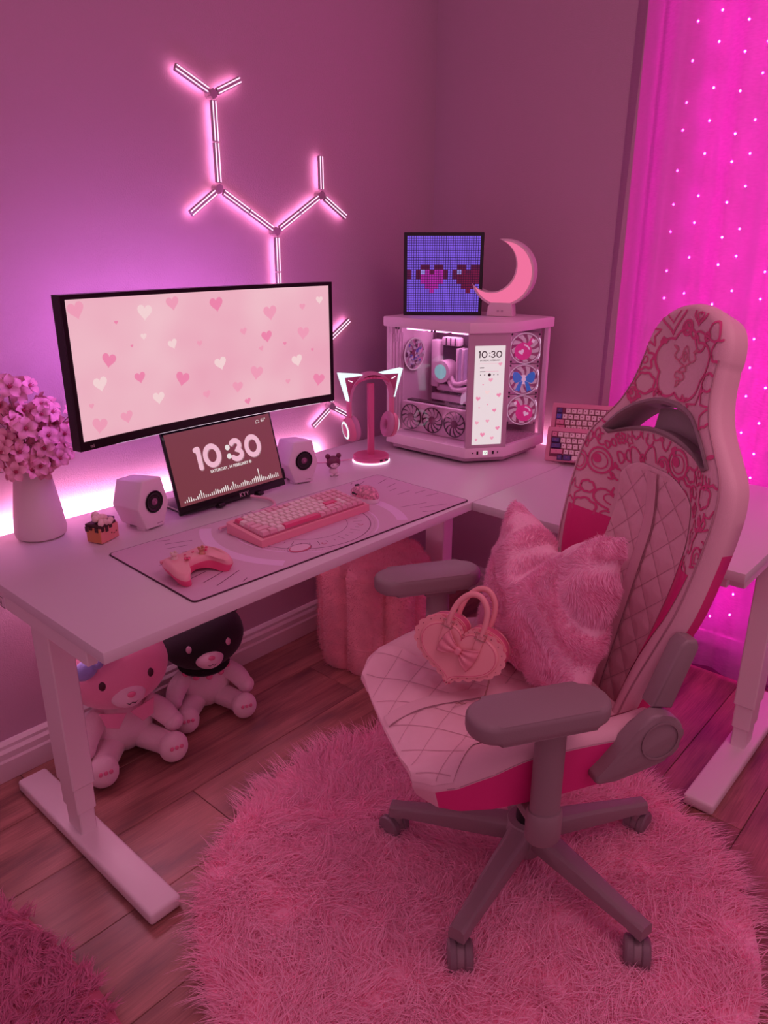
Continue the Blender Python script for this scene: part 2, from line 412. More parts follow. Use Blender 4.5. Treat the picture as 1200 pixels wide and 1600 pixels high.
def curtain_fn(u, v):
    y = 1.190 - u*1.55; z = 0.012 + v*2.45
    env = 0.45 + 0.55*math.sin(u*9.3 + 0.6)**2
    x = 2.455 + 0.024*math.sin(u*47 + 0.5*math.sin(u*11))*env + 0.005*math.sin(u*101 + 1.3) + 0.002*math.sin(v*5 + u*20)
    y += 0.014*math.sin(v*3.0 + u*16)*(1 - v)
    if u < 0.06: q = 1 - u/0.06; x = x*(1 - q*q) + 2.464*q*q; y += 0.03*q*(1-q)
    return (x, y, z)
V, F = sheet(curtain_fn, 260, 26)
cur = obj('curtain', (V, F), curtain_material(), smooth=180)
tag(cur, 'sheer magenta-lit curtain hanging to the floor on the right wall', 'curtain')
LEDC = (1.0, 0.10, 0.72)
LEDM = glow('fairy_led', (1.0, 0.020, 0.57), 285)
WIRE = mat('clear_wire', (0.5, 0.2, 0.4), 0.3)
sl = thing('fairy_light_curtain', 'string of tiny magenta fairy lights glowing behind the sheer curtain', 'string lights', (2.520, 1.0, 0))
_bulb = None
for k in range(11):
    yy = 1.030 - 0.073*k - 1.0 + 0.010*math.sin(k*2.7)
    st = obj('strand', tube(B(), [(0.001*math.sin(z*7 + k), yy + 0.005*math.sin(z*5 + 2*k), z) for z in np.linspace(2.36, 0.10, 24)], 0.0011, 4), WIRE, sl)
    for q in range(23):
        z = 2.30 - 0.097*q + 0.012*math.sin(k*5.1 + q*2.3) + (k % 2)*0.03
        if _bulb is None:
            bm = B(); ball(bm, (0, 0, 0), 0.0034, 6); o = obj('bulb', bm, LEDM, st, 180); _bulb = o.data
        else: o = link('bulb', _bulb, st)
        o.location = (0.001*math.sin(z*7 + k) - 0.001, yy + 0.005*math.sin(z*5 + 2*k), z)
obj('top_wire', tube(B(), [(0, 0.02, 2.36), (0, -0.74, 2.36)], 0.0015, 5), WIRE, sl)

# ================================================================ wall light bars
BARB = mat('light_bar_body', (0.42, 0.32, 0.37), 0.35, metal=0.3)
BARL = glow('light_bar_line', (1.0, 0.62, 0.85), 1.6)
BARW = glow('light_bar_back', (1.0, 0.34, 0.62), 11.0)
nodes = dict(A=(1.442, 1.795), B=(1.442, 1.552), C=(1.650, 1.438), D=(1.848, 1.552), E=(1.650, 1.198), F=(1.860, 1.082), G=(1.872, 0.852))
segs = [('A', (1.325, 1.845)), ('A', (1.540, 1.842)), ('A', 'B'), ('B', (1.338, 1.482)), ('B', 'C'), ('C', 'D'), ('D', (1.848, 1.668)), ('D', (1.958, 1.488)), ('C', 'E'),
        ('E', (1.545, 1.135)), ('E', 'F'), ('F', (1.968, 1.147)), ('F', 'G'), ('G', (1.778, 0.793)), ('G', (1.975, 0.795))]
wl = thing('wall_light_bars', 'glowing pink light bars in a branching honeycomb pattern on the wall', 'wall light', (1.65, CY, 1.44))
ox, oz = 1.65, 1.44
for a, b_ in segs:
    p = nodes[a]; q = nodes[b_] if isinstance(b_, str) else b_
    p = Vector((p[0]-ox, 0, p[1]-oz)); q = Vector((q[0]-ox, 0, q[1]-oz)); d = (q-p).normalized(); L = (q-p).length
    s = p + d*0.016; e = q - d*(0.016 if isinstance(b_, str) else 0.0)
    halves = [(s, (s+e)/2 - d*0.001), ((s+e)/2 + d*0.001, e)] if L > 0.18 else [(s, e)]
    for (h0, h1) in halves:
        Mx = frame((h0 + h1)/2 + Vector((0, -0.022, 0)), d, Vector((0, 1, 0)).cross(d))
        hl = (h1-h0).length
        bm = B(); box(bm, (0, 0, 0.0), (hl, 0.019, 0.010), 0.0015, 1, M=Mx); bar = obj('light_bar', bm, BARB, wl)
        for off in (-0.0052, 0.0052):
            zf = -0.0056 if Mx.to_3x3().col[2].y > 0 else 0.0056
            bm = B(); box(bm, (0, off, zf), (hl*0.97, 0.0030, 0.0012), M=Mx); obj('light_line', bm, BARL, bar, 0)
        zb = -0.00505 if zf > 0 else 0.00505
        cr = [tuple(Mx @ Vector((sx*hl*0.49, sy*0.007, zb))) for sx, sy in ((-1, -1), (1, -1), (1, 1), (-1, 1))]; obj('back_glow_strip', (cr, [(0, 1, 2, 3)]), BARW, bar, 0)
for k, (x, z) in nodes.items():
    bm = B(); cyl(bm, (x-ox, -0.004, z-oz), (x-ox, -0.0275, z-oz), 0.0135, n=6); cyl(bm, (x-ox, -0.0001, z-oz), (x-ox, -0.004, z-oz), 0.012, n=12); obj('connector', bm, BARB, wl)

# ================================================================ desk
dk = thing('corner_desk', 'white L-shaped standing desk with steel legs along the two walls', 'desk', (1.5, 1.5, 0))
def dl(x, y, z): return (x - 1.5, y - 1.5, z)
X0, X1, Y0, Y1, XW = 0.555, 2.412, 1.182, 1.918, 1.695
bm = B(); box(bm, dl((X0+X1)/2, (Y0+Y1)/2, DZ-0.0125), (X1-X0, Y1-Y0, 0.025), 0.0018, 2); obj('tabletop', bm, WHITE, dk)
bm = B(); box(bm, dl((XW+X1)/2, (0.43+Y0)/2 - 0.0006, DZ-0.0125), (X1-XW, Y0-0.43-0.0012, 0.025), 0.0018, 2); obj('tabletop', bm, WHITE, dk)
def leg(x, y, sx, sy, foot_c, foot_s):
    bm = B(); box(bm, dl(x, y, 0.425), (sx, sy, 0.51), 0.003, 1); l = obj('leg', bm, WMETAL, dk)
    bm = B(); box(bm, dl(x, y, 0.135), (sx-0.008, sy-0.008, 0.08), 0.003, 1); obj('leg_stage', bm, WMETAL, l)
    bm = B(); box(bm, dl(x, y, 0.072), (sx-0.016, sy-0.016, 0.09), 0.003, 1); obj('leg_stage', bm, WMETAL, l)
    bm = B(); box(bm, dl(*foot_c, 0.0175), (*foot_s, 0.033), 0.008, 3); obj('foot', bm, WMETAL, dk)
leg(0.628, 1.575, 0.056, 0.085, (0.628, 1.535), (0.078, 0.655))
leg(2.09, 1.60, 0.056, 0.085, (2.09, 1.55), (0.078, 0.60))
leg(2.075, 0.462, 0.085, 0.056, (2.075, 0.462), (0.66, 0.078))
bm = B(); box(bm, dl(0.628, 1.56, 0.658), (0.06, 0.60, 0.042), 0.002, 1); obj('support_bracket', bm, WMETAL, dk)
bm = B(); box(bm, dl(2.09, 1.56, 0.658), (0.06, 0.60, 0.042), 0.002, 1); obj('support_bracket', bm, WMETAL, dk)
bm = B(); box(bm, dl(2.075, 0.47, 0.658), (0.62, 0.05, 0.042), 0.002, 1); obj('support_bracket', bm, WMETAL, dk)
bm = B(); box(bm, dl(1.36, 1.60, 0.655), (1.40, 0.04, 0.045), 0.002, 1); obj('crossbeam', bm, WMETAL, dk)
bm = B(); box(bm, dl(2.09, 1.02, 0.655), (0.04, 1.06, 0.045), 0.002, 1); obj('crossbeam', bm, WMETAL, dk)
bm = B(); box(bm, dl(0.572, 1.575, 0.6585), (0.022, 0.62, 0.041), 0.002, 1); obj('side_rail', bm, WMETAL, dk)
bm = B(); box(bm, dl(0.5600, 1.70, 0.655), (0.003, 0.15, 0.030), 0.0008, 1); bd = obj('badge', bm, WPLAST, dk)
INK = mat('dark_ink', (0.10, 0.03, 0.06), 0.5)
def bdf(x, y): return dl(0.5582, 1.70 - x, 0.655 + y)
flat('badge_outline', stroke([(-0.071, -0.012), (0.071, -0.012), (0.071, 0.012), (-0.071, 0.012)], 0.0018, True), bdf, INK, bd)
flat('lettering', stroke([(0.058, 0.006), (0.058, -0.006)], 0.003) + stroke(circ((0.046, -0.002), 0.005, n=12), 0.0026, True) + stroke([(0.036, 0.008), (0.036, -0.006), (0.027, -0.006)], 0.003) + stroke(circ((0.014, -0.002), 0.005, n=12), 0.0026, True) + stroke([(0.003, 0.008), (0.003, -0.006)], 0.003) + stroke(circ((-0.010, -0.002), 0.005, n=12), 0.0026, True) + stroke([(-0.022, 0.004), (-0.022, -0.006)], 0.003) + stroke(circ((-0.036, -0.002), 0.005, n=12), 0.0026, True) + stroke([(-0.050, 0.006), (-0.050, -0.006)], 0.003), bdf, INK, bd)
bm = B(); box(bm, dl(1.72, 0.50, 0.664), (0.02, 0.06, 0.024), 0.002, 1); obj('cable_clip', bm, WPLAST, dk)
# led strip behind the desk edge and on the monitor's back wall side
strip = thing('led_strip', 'glowing pink led strip along the back edge of the desk', 'led strip', (1.5, 1.919, 0.690))
bm = B(); box(bm, (-0.30, 0, -0.002), (1.26, 0.0014, 0.022)); obj('tape', bm, WPLAST, strip, 0)
obj('diodes', ([(-0.92, 0.0012, -0.012), (0.32, 0.0012, -0.012), (0.32, 0.0012, 0.008), (-0.92, 0.0012, 0.008)], [(0, 3, 2, 1)]), glow('desk_led', (1.0, 0.45, 0.70), 95), strip, 0)
obj('diodes', ([(-0.92, 0.0012, -0.026), (-0.50, 0.0012, -0.026), (-0.50, 0.0012, -0.0125), (-0.92, 0.0012, -0.0125)], [(0, 3, 2, 1)]), glow('desk_led_boost', (1.0, 0.50, 0.72), 105), strip, 0)  # extra row added to brighten the wall glow at the left end
bm = B(); box(bm, (0.9135, -0.52, -0.002), (0.0014, 0.36, 0.022)); obj('tape', bm, WPLAST, strip, 0)
obj('diodes', ([(0.9148, -0.69, -0.012), (0.9148, -0.35, -0.012), (0.9148, -0.35, 0.008), (0.9148, -0.69, 0.008)], [(0, 1, 2, 3)]), glow('desk_led_side', (1.0, 0.40, 0.60), 26), strip, 0)
# ================================================================ ultrawide monitor (curved)
mon = thing('ultrawide_monitor', 'large curved black ultrawide monitor showing pink hearts wallpaper', 'monitor', (1.178, 1.60, DZ))
MW, MZ0, MZ1, RC = 0.404, 0.957 - DZ, 1.300 - DZ, 2.8      # half width, bottom, top, curve radius
def monp(u, z, d=0.0):
    """u across the screen (m along arc), z above desk, d behind the screen surface"""
    a = u / RC
    return ((RC + d)*math.sin(a), 0.050 - (RC - (RC + d)*math.cos(a)) , z)
def curved(name, u0, u1, z0, z1, d0, d1, m, par, n=33, smooth=30):
    V = []; F = []
    for i in range(n):
        u = u0 + (u1-u0)*i/(n-1)
        V += [monp(u, z0, d0), monp(u, z1, d0), monp(u, z1, d1), monp(u, z0, d1)]
    for i in range(n-1):
        a = 4*i; b = 4*(i+1)
        for k in range(4): F.append((a+k, b+k, b+(k+1) % 4, a+(k+1) % 4))
    F += [(0, 1, 2, 3), (4*(n-1)+3, 4*(n-1)+2, 4*(n-1)+1, 4*(n-1))]
    bm = B(); vs = [bm.verts.new(v) for v in V]
    for f in F: bm.faces.new([vs[i] for i in f])
    return obj(name, bm, m, par, smooth)
curved('back_cover', -MW, MW, MZ0, MZ1, 0.004, 0.028, BLACK, mon)
for nm, a in (('bezel', (-MW, MW, MZ1-0.010, MZ1)), ('bezel', (-MW, MW, MZ0, MZ0+0.021)), ('bezel', (-MW, -MW+0.011, MZ0+0.021, MZ1-0.010)), ('bezel', (MW-0.011, MW, MZ0+0.021, MZ1-0.010))):
    curved(nm, *a, -0.002, 0.004, DARK, mon)
def wallpaper():
    m = bpy.data.materials.new('screen_wallpaper'); m.use_nodes = True; nt = m.node_tree; b = nt.nodes['Principled BSDF']
    b.inputs['Base Color'].default_value = (0.02, 0.02, 0.02, 1); b.inputs['Roughness'].default_value = 0.45
    tc = nt.nodes.new('ShaderNodeTexCoord'); n = nt.nodes.new('ShaderNodeTexNoise'); n.inputs['Scale'].default_value = 4.0; n.inputs['Detail'].default_value = 2
    cr = nt.nodes.new('ShaderNodeValToRGB'); cr.color_ramp.elements[0].position = 0.3; cr.color_ramp.elements[1].position = 0.7
    cr.color_ramp.elements[0].color = (*lin('#EFA9BE'), 1); cr.color_ramp.elements[1].color = (*lin('#F6C6D0'), 1)
    nt.links.new(tc.outputs['Object'], n.inputs['Vector']); nt.links.new(n.outputs['Fac'], cr.inputs[0]); nt.links.new(cr.outputs[0], b.inputs['Emission Color'])
    b.inputs['Emission Strength'].default_value = 0.92
    return m
SCR = curved('screen', -MW+0.011, MW-0.011, MZ0+0.021, MZ1-0.010, 0.0005, 0.004, wallpaper(), mon)
HC = [glow('heart_rose', '#EE86AC', 0.95), glow('heart_pale', '#F09DB8', 0.95), glow('heart_cream', '#F5D3D5', 0.95)]
sp = MW - 0.011; z0s, z1s = MZ0 + 0.021, MZ1 - 0.010
hs = [(-.375, .93, .025, 1, .2), (-.30, .56, .022, 0, -.25), (-.222, .40, .018, 0, .1), (-.33, .40, .022, 2, .1), (-.27, .82, .006, 0, 0), (-.19, .88, .024, 2, -.1), (-.11, .93, .022, 1, .1),
      (-.345, .10, .024, 1, -.2), (-.27, .12, .020, 1, .15), (-.175, .22, .020, 2, 0), (-.12, .62, .016, 2, .3), (-.10, .34, .024, 0, -.3), (-.04, .60, .010, 1, 0), (.02, .90, .024, 0, .1), (.02, .42, .022, 2, .2),
      (-.03, .18, .014, 1, .2), (.07, .20, .020, 1, -.1), (.10, .66, .013, 1, .2), (.135, .30, .025, 1, -.2), (.155, .50, .009, 1, .3), (.19, .80, .026, 1, .1), (.175, .60, .021, 0, .1), (.235, .52, .007, 0, 0), (.30, .60, .024, 1, -.1),
      (.275, .36, .022, 2, .2), (.30, .83, .012, 1, 0), (.35, .16, .024, 0, -.2), (.24, .18, .010, 1, 0), (.36, .88, .014, 2, 0), (-.235, .64, .005, 0, 0), (-.20, .70, .010, 2, 0), (.33, .44, .006, 0, 0), (-.36, .25, .008, 1, 0), (.10, .06, .012, 0, .2)]
for i, (u, v, s, c, r) in enumerate(hs):
    z = z0s + (z1s - z0s)*v
    z = min(max(z, z0s + s*1.02), z1s - s*0.8); u = min(max(u, -sp + s), sp - s)
    flat('heart', [heart((u, z), s*0.90, 24, r)], lambda x, y: monp(x, y, -0.0003), HC[c], SCR)
text('lettering', 'msi', 0.011, mat('logo_grey', (0.35, 0.25, 0.28), 0.4), mon, frame(monp(-MW+0.028, MZ0+0.009, -0.0024), (1, -0.3, 0), (0, 0, 1)), bold=0.0003)
curved('light_bar', -0.30, 0.36, MZ0-0.004, MZ0-0.0005, 0.010, 0.022, glow('monitor_edge_light', (1.0, 0.78, 0.95), 1.4), mon)
bm = B(); box(bm, (0, 0.175, 0.32), (0.05, 0.05, 0.10), 0.01, 2); box(bm, (0, 0.155, 0.22), (0.045, 0.03, 0.43), 0.006, 2); obj('stand_column', bm, BLACK, mon)
bm = B(); box(bm, (0, 0.165, 0.006), (0.20, 0.13, 0.012), 0.004, 2); obj('stand_base', bm, BLACK, mon)
curved('back_light_strip', -0.36, 0.36, 0.40, 0.415, 0.0285, 0.0305, glow('monitor_back_led', (0.76, 0.25, 0.92), 36), mon)
curved('back_light_strip', -0.36, 0.36, 0.50, 0.515, 0.0285, 0.0305, glow('monitor_back_led', (0.76, 0.25, 0.92), 36), mon)

# ================================================================ portable monitor
pm = thing('portable_monitor', 'small brown clock screen propped below the ultrawide monitor', 'monitor', (1.238, 1.672, DZ), (R(-15), 0, R(1.0)))
PWd, PH = 0.188, 0.228
bm = B(); box(bm, (0, 0.005, 0.012 + PH/2), (2*PWd, 0.010, PH), 0.003, 2); obj('body', bm, DARK, pm)
PS = glow('clock_screen', '#7B3A42', 0.85)
bm = B(); box(bm, (0, -0.0004, 0.012 + 0.121), (2*PWd - 0.014, 0.0008, PH - 0.032), 0); ps = obj('screen', bm, PS, pm, 0)
PSF = glow('clock_digits', '#EFB8CC', 0.95); PSH = glow('clock_digit_shadow', '#B58A92', 0.8); PSW = glow('clock_white', '#F0E6E4', 0.9)
def pmf(d): return lambda x, y: (x, -0.0010 - d, y)
def digits(x, y, h, w, which, sp=1.0):
    """rounded fat digits as strokes; returns polygons, x advance centred"""
    out = []; cx = x
    for ch in which:
        if ch == '1':
            out += stroke([(cx, y - h/2), (cx, y + h/2)], w); out += stroke([(cx, y + h/2), (cx - 0.16*h, y + 0.46*h)], w); cx += 0.42*h*sp
        elif ch == '0':
            out += stroke(circ((cx + 0.32*h, y), 0.43*h, 0.5*h, 28), w, True); cx += 1.02*h*sp
        elif ch == ':':
            out += [circ((cx, y + 0.22*h), w*0.62, n=14), circ((cx, y - 0.26*h), w*0.62, n=14)]; cx += 0.30*h*sp
        elif ch == '3':
            a = circ((cx + 0.12*h, y + 0.25*h), 0.28*h, 0.25*h, 14, R(150), R(-90), True); b = circ((cx + 0.12*h, y - 0.25*h), 0.32*h, 0.25*h, 14, R(90), R(-150), True)
            out += stroke(a + b[1:], w); cx += 0.72*h*sp
    return out
zc = 0.012 + 0.138
_dg = [('1', -0.090), ('0', -0.064), ('3', 0.030), ('0', 0.080)]
for dd, mm, dx in ((0.0002, PSH, (0.0025, -0.0022)), (0.0005, PSF, (0, 0))):
    for ch, x in _dg:
        flat('digit', digits(x + dx[0], zc + dx[1], 0.052, 0.0145, ch), pmf(dd), mm, ps)
    if mm is PSF: flat('digit', digits(0.0085, zc, 0.052, 0.0130, ':'), pmf(dd), PSW, ps)
text('lettering', 'SATURDAY, 14 FEBRUARY ☺'.replace(' ☺', ' ®'), 0.0115, PSW, ps, frame((0.008, -0.0014, zc - 0.043), (1, 0, 0), (0, 0, 1)), bold=0.0002)
text('lettering', '61°', 0.013, PSW, ps, frame((0.155, -0.0014, 0.012 + 0.204), (1, 0, 0), (0, 0, 1)), bold=0.0002)
flat('cloud_icon', stroke(circ((0.133, 0.215), 0.006, 0.004, 14), 0.001, True) + stroke([(0.126, 0.211), (0.140, 0.211)], 0.001), pmf(0.0003), PSW, ps)
bh = [4, 7, 12, 11, 5, 3, 8, 13, 20, 12, 7, 6, 5, 8, 9, 13, 11, 8, 10, 12, 16, 14, 6, 10, 19, 12, 8, 6, 9, 11, 15, 12, 9, 7, 11, 13, 17, 15, 35, 17, 11, 9, 7, 10, 14, 9, 8, 12, 10]
for i, hgt in enumerate(bh):
    x = -0.165 + 0.33*i/(len(bh)-1)
    flat('equalizer_bar', [[(x-0.0016, 0.043), (x+0.0016, 0.043), (x+0.0016, 0.043+0.0011*hgt), (x-0.0016, 0.043+0.0011*hgt)]], pmf(0.0003), PSW, ps)
text('lettering', 'KYY', 0.016, mat('logo_pale', (0.5, 0.36, 0.42), 0.4), pm, frame((0.03, -0.0003, 0.0205), (1, 0, 0), (0, 0, 1)), bold=0.0004, space=1.2)
for x in (-0.055, 0.085):
    bm = B(); box(bm, (x, 0.004, 0.010), (0.022, 0.024, 0.012), 0.003, 2); obj('foot_clip', bm, BLACK, pm)
bm = B(); box(bm, (PWd + 0.003, 0.006, 0.045), (0.006, 0.012, 0.035), 0.002, 2); obj('side_button', bm, BLACK, pm)
bm = B(); box(bm, (0.055, 0.0, 0.0), (0.11, 0.006, 0.15), 0.002, 1, M=Matrix.Translation((0, 0.050, 0.080)) @ Matrix.Rotation(R(28), 4, 'X')); obj('kickstand', bm, BLACK, pm)
CBL = mat('pink_cable', (0.75, 0.38, 0.52), 0.5)
cbz = DZ + 0.008
cb = thing('coiled_cable', 'pink braided cable with connector running from keyboard past the clock screen', 'cable', (1.13, 1.555, DZ))
pts = spline([(0.155, 0.115, 0.012), (0.175, 0.06, 0.010), (0.15, 0.005, 0.010), (0.085, -0.012, 0.012)], 8)
obj('cord', tube(B(), pts, 0.0042, 8), CBL, cb)
bm = B(); cyl(bm, (0.085, -0.012, 0.012), (0.020, -0.022, 0.012), 0.0088, n=14); cyl(bm, (0.060, -0.0158, 0.012), (0.052, -0.017, 0.012), 0.0105, n=14); cyl(bm, (0.040, -0.019, 0.012), (0.034, -0.020, 0.012), 0.0102, n=14); obj('connector', bm, mat('pale_metal', (0.75, 0.55, 0.65), 0.3, metal=0.6), cb)
obj('cord', tube(B(), spline([(0.022, -0.022, 0.012), (-0.03, -0.028, 0.010), (-0.065, -0.035, 0.012), (-0.07, -0.044, 0.016)], 8), 0.0038, 8), CBL, cb)

# ================================================================ speakers
def speaker(loc, rz, label):
    s = thing('desktop_speaker', label, 'speaker', loc, rz, 'white desktop speakers beside the clock screen')
    out = [(-0.052, 0.064), (-0.030, 0.006), (0.030, 0.002), (0.053, 0.060), (0.034, 0.134), (-0.030, 0.136)]
    back = [(-0.050, 0.066), (-0.026, 0.010), (0.026, 0.008), (0.048, 0.064), (0.030, 0.126), (-0.028, 0.128)]
    bm = B(); n = 6
    f = [bm.verts.new((x, -0.045, z)) for x, z in out]; b = [bm.verts.new((x, 0.052, z)) for x, z in back]
    f0 = bm.faces.new(f); b0 = bm.faces.new(b[::-1])
    for k in range(n): bm.faces.new((f[k], b[k], b[(k+1) % n], f[(k+1) % n]))
    bmesh.ops.bevel(bm, geom=bm.edges[:], offset=0.004, segments=3, profile=0.5, affect='EDGES')
    # feet so that it stands on the desk
    box(bm, (-0.022, -0.02, 0.005), (0.012, 0.03, 0.010)); box(bm, (0.022, -0.02, 0.0035), (0.012, 0.03, 0.007)); box(bm, (0, 0.035, 0.006), (0.04, 0.012, 0.012))
    obj('body', bm, WPLAST, s)
    My = Matrix.Translation((0.002, -0.0452, 0.074)) @ Matrix.Rotation(R(90), 4, 'X')
    bm = B(); lathe(bm, [(0.0285, 0.0), (0.0295, 0.002), (0.0275, 0.003), (0.0255, 0.0008), (0.0, 0.0008)], 36, My); obj('driver_rim', bm, DARK, s)
    bm = B(); lathe(bm, [(0.0245, 0.0015), (0.018, -0.0005), (0.010, 0.0012), (0.0, 0.0012)], 32, My @ Matrix.Translation((0, 0, 0.001))); obj('cone', bm, BLACK, s)
    bm = B(); lathe(bm, [(0.0098, 0.0025), (0.0075, 0.0055), (0.004, 0.0068), (0, 0.007)], 24, My); cap = obj('dust_cap', bm, mat('plum_gloss', (0.25, 0.07, 0.18), 0.25), s)
    flat('emblem', stroke([(-0.003, 0.002), (0.003, 0.002)], 0.001) + stroke([(-0.003, -0.002), (0.003, -0.002)], 0.001) + stroke([(-0.003, 0.002), (-0.003, -0.002)], 0.001), lambda x, y: (x + 0.002, -0.0525, y + 0.074), mat('emblem_pink', (0.6, 0.3, 0.45), 0.4), cap)
    flat('nameplate', [[(0.006, 0.0125), (0.024, 0.0118), (0.024, 0.0138), (0.006, 0.0145)]], lambda x, y: (x, -0.0453, y), mat('grey_print', (0.35, 0.2, 0.28), 0.5), s)
    return s
speaker((0.962, 1.712, DZ), R(12), 'white hexagonal speaker between the vase and the clock screen')
speaker((1.502, 1.715, DZ), R(-12), 'white hexagonal speaker on the right of the clock screen')

# ================================================================ vase and blossoms
VX, VY = 0.752, 1.845
CER = mat('matte_ceramic', (0.72, 0.60, 0.62), 0.7, bump=(90, 0.15))
bm = B(); lathe(bm, [(0, 0.0), (0.052, 0.0), (0.060, 0.006), (0.0625, 0.018), (0.058, 0.06), (0.046, 0.14), (0.041, 0.188), (0.0405, 0.196), (0.037, 0.196), (0.037, 0.185), (0.042, 0.13), (0.05, 0.05), (0, 0.02)], 48)
vs = obj('vase', bm, CER, loc=(VX, VY, DZ + 0.0004)); tag(vs, 'tapered matte cream vase holding pink blossoms at the desk end', 'vase')
PET = mat('blossom_petal', (0.78, 0.36, 0.50), 0.6, var=(60, 0.15)); PETC = mat('blossom_heart', (0.42, 0.04, 0.12), 0.6); STEM = mat('blossom_stem', (0.20, 0.10, 0.08), 0.7)
def petal_mesh():
    V = []; F = []; n = 6
    for i in range(n + 1):
        t = i / n; w = 0.0078*math.sin(PI*min(1, t*0.86 + 0.10))**0.8*(1 if t < 0.98 else 0.7)
        for s in (-1, -0.4, 0.4, 1):
            V.append((s*w, 0.002 + 0.0185*t - (0.0016 if (t == 1 and abs(s) < 0.5) else 0), 0.0050*math.sin(t*2.4) + 0.0018*s*s - 0.004*t*t))
    for i in range(n):
        for k in range(3): F.append((4*i+k, 4*i+k+1, 4*i+k+5, 4*i+k+4))
    me = bpy.data.meshes.new('petal'); me.from_pydata(V, [], F); me.materials.append(PET); me.shade_smooth(); return me
PETAL = petal_mesh()
bm = B(); ball(bm, (0, 0, 0.003), (0.0035, 0.0035, 0.0022), 8)
for k in range(7): cyl(bm, (0, 0, 0.003), (0.0045*math.cos(k*0.9), 0.0045*math.sin(k*0.9), 0.0085), 0.0004, n=4)
_t = obj('flower_heart', bm, PETC); HEARTME = _t.data; bpy.data.objects.remove(_t)
rb = random.Random(5)
def blossom(parent, p, d, sc):
    q = Vector(d).to_track_quat('Z', 'Y')
    f = link('blossom', HEARTME, parent, p); f.rotation_mode = 'QUATERNION'; f.rotation_quaternion = q; f.scale = (sc, sc, sc)
    for k in range(5):
        link('petal', PETAL, f, None, (R(rb.uniform(-6, 16)), 0, R(72*k + rb.uniform(-8, 8))))
tips = [(-0.03, 0.0, 0.195), (0.012, 0.025, 0.185), (0.075, 0.02, 0.125), (0.115, -0.012, 0.10), (-0.065, -0.01, 0.155), (-0.11, 0.0, 0.09), (0.04, -0.02, 0.135), (0.10, 0.02, 0.045), (-0.03, -0.045, 0.10), (0.03, -0.055, 0.065), (-0.075, -0.045, 0.06), (0.065, -0.04, 0.02), (0.0, 0.03, 0.12), (-0.115, -0.02, 0.025), (0.0, -0.055, 0.025), (-0.05, -0.05, 0.012), (0.045, -0.05, 0.008)]
wh = ['tallest', 'second tallest', 'right-leaning', 'far right', 'upper left', 'left-leaning', 'upper right', 'low right', 'front left', 'front right', 'low left', 'low front right', 'rear middle', 'lowest left', 'low front', 'front-left rim', 'front-right rim']
for i, t in enumerate(tips):
    br = thing('blossom_sprig', 'pink artificial blossom sprig, %s in the cream vase' % wh[i], 'flower', (VX, VY, DZ + 0.196), 0, 'blossom sprigs in the vase')
    tip = Vector(t); base = Vector((t[0]*0.12, t[1]*0.12, -0.06)); mid = Vector((t[0]*0.45, t[1]*0.45, t[2]*0.5))
    obj('stem', tube(B(), spline([base, Vector((t[0]*0.2, t[1]*0.2, 0.004)), mid, tip], 5), 0.0013, 5), STEM, br)
    nf = 5
    for k in range(nf):
        if k == 0: p = tip; d = (tip - Vector((0, 0, -0.02))).normalized() + Vector((-0.35, -0.55, 0.15))
        else:
            a = 2*PI*k/4 + i; fr = rb.uniform(0.62, 0.97); p = base.lerp(tip, fr) + Vector((0.022*math.cos(a), 0.018*math.sin(a) - 0.006, rb.uniform(-0.012, 0.016)))
            obj('stalk', tube(B(), [base.lerp(tip, fr*0.86), p], 0.0008, 4), STEM, br)
            d = Vector((math.cos(a)*0.8 - 0.3, math.sin(a)*0.6 - 0.6, 0.35))
        blossom(br, p, d, rb.uniform(1.15, 1.5))

# ================================================================ cake slice trinket
ck = thing('cake_ornament', 'small cake-slice ornament with whipped cream beside the cream vase', 'ornament', (0.842, 1.700, DZ), R(20))
CKO = mat('cake_orange', (0.62, 0.25, 0.10), 0.5); CKP = mat('cake_peach', (0.75, 0.28, 0.26), 0.5); CKC = mat('chocolate', (0.05, 0.012, 0.015), 0.4); CKW = mat('cream', (0.80, 0.62, 0.55), 0.5)
bm = B(); box(bm, (0, 0, 0.0215), (0.062, 0.046, 0.040), 0.002, 2); obj('sponge', bm, CKP, ck)
bm = B(); box(bm, (-0.0312, 0, 0.021), (0.003, 0.043, 0.036), 0.001, 1); obj('side_panel', bm, CKO, ck)
bm = B(); box(bm, (-0.004, 0.0, 0.0455), (0.056, 0.048, 0.008), 0.002, 2)
for x, h in ((-0.024, 0.010), (-0.010, 0.014), (0.004, 0.008)): box(bm, (x, -0.0238, 0.042 - h/2), (0.010, 0.003, h), 0.001, 1)
for y_, h in ((-0.012, 0.012), (0.006, 0.008), (0.018, 0.013)): box(bm, (-0.0335, y_, 0.043 - h/2), (0.003, 0.010, h), 0.001, 1)
obj('chocolate_glaze', bm, CKC, ck)
bm = B(); box(bm, (0.012, 0.004, 0.0535), (0.036, 0.040, 0.008), 0.002, 2, M=Matrix.Translation((0.012, 0, 0.05)) @ Matrix.Rotation(R(8), 4, 'Y') @ Matrix.Translation((-0.012, 0, -0.05))); obj('chocolate_bar', bm, mat('purple_chocolate', (0.10, 0.02, 0.11), 0.3), ck)
bm = B()
for k in range(7): ball(bm, (-0.024 + 0.006*k*0.9, -0.020 + 0.004*math.sin(k*2), 0.0525 + 0.004*math.sin(k*1.1)), 0.0075, 10)
for k in range(5): ball(bm, (-0.022 + 0.006*k, -0.006 + 0.003*math.cos(k), 0.058 + 0.006*math.sin(0.8 + k*0.55)), 0.009, 10)
ball(bm, (-0.014, 0.004, 0.066), (0.010, 0.010, 0.012), 12)
obj('whipped_cream', bm, CKW, ck, 60)
bm = B()
for x in (0.006, 0.022): ball(bm, (x, -0.0232, 0.020), (0.0022, 0.0008, 0.0024), 8)
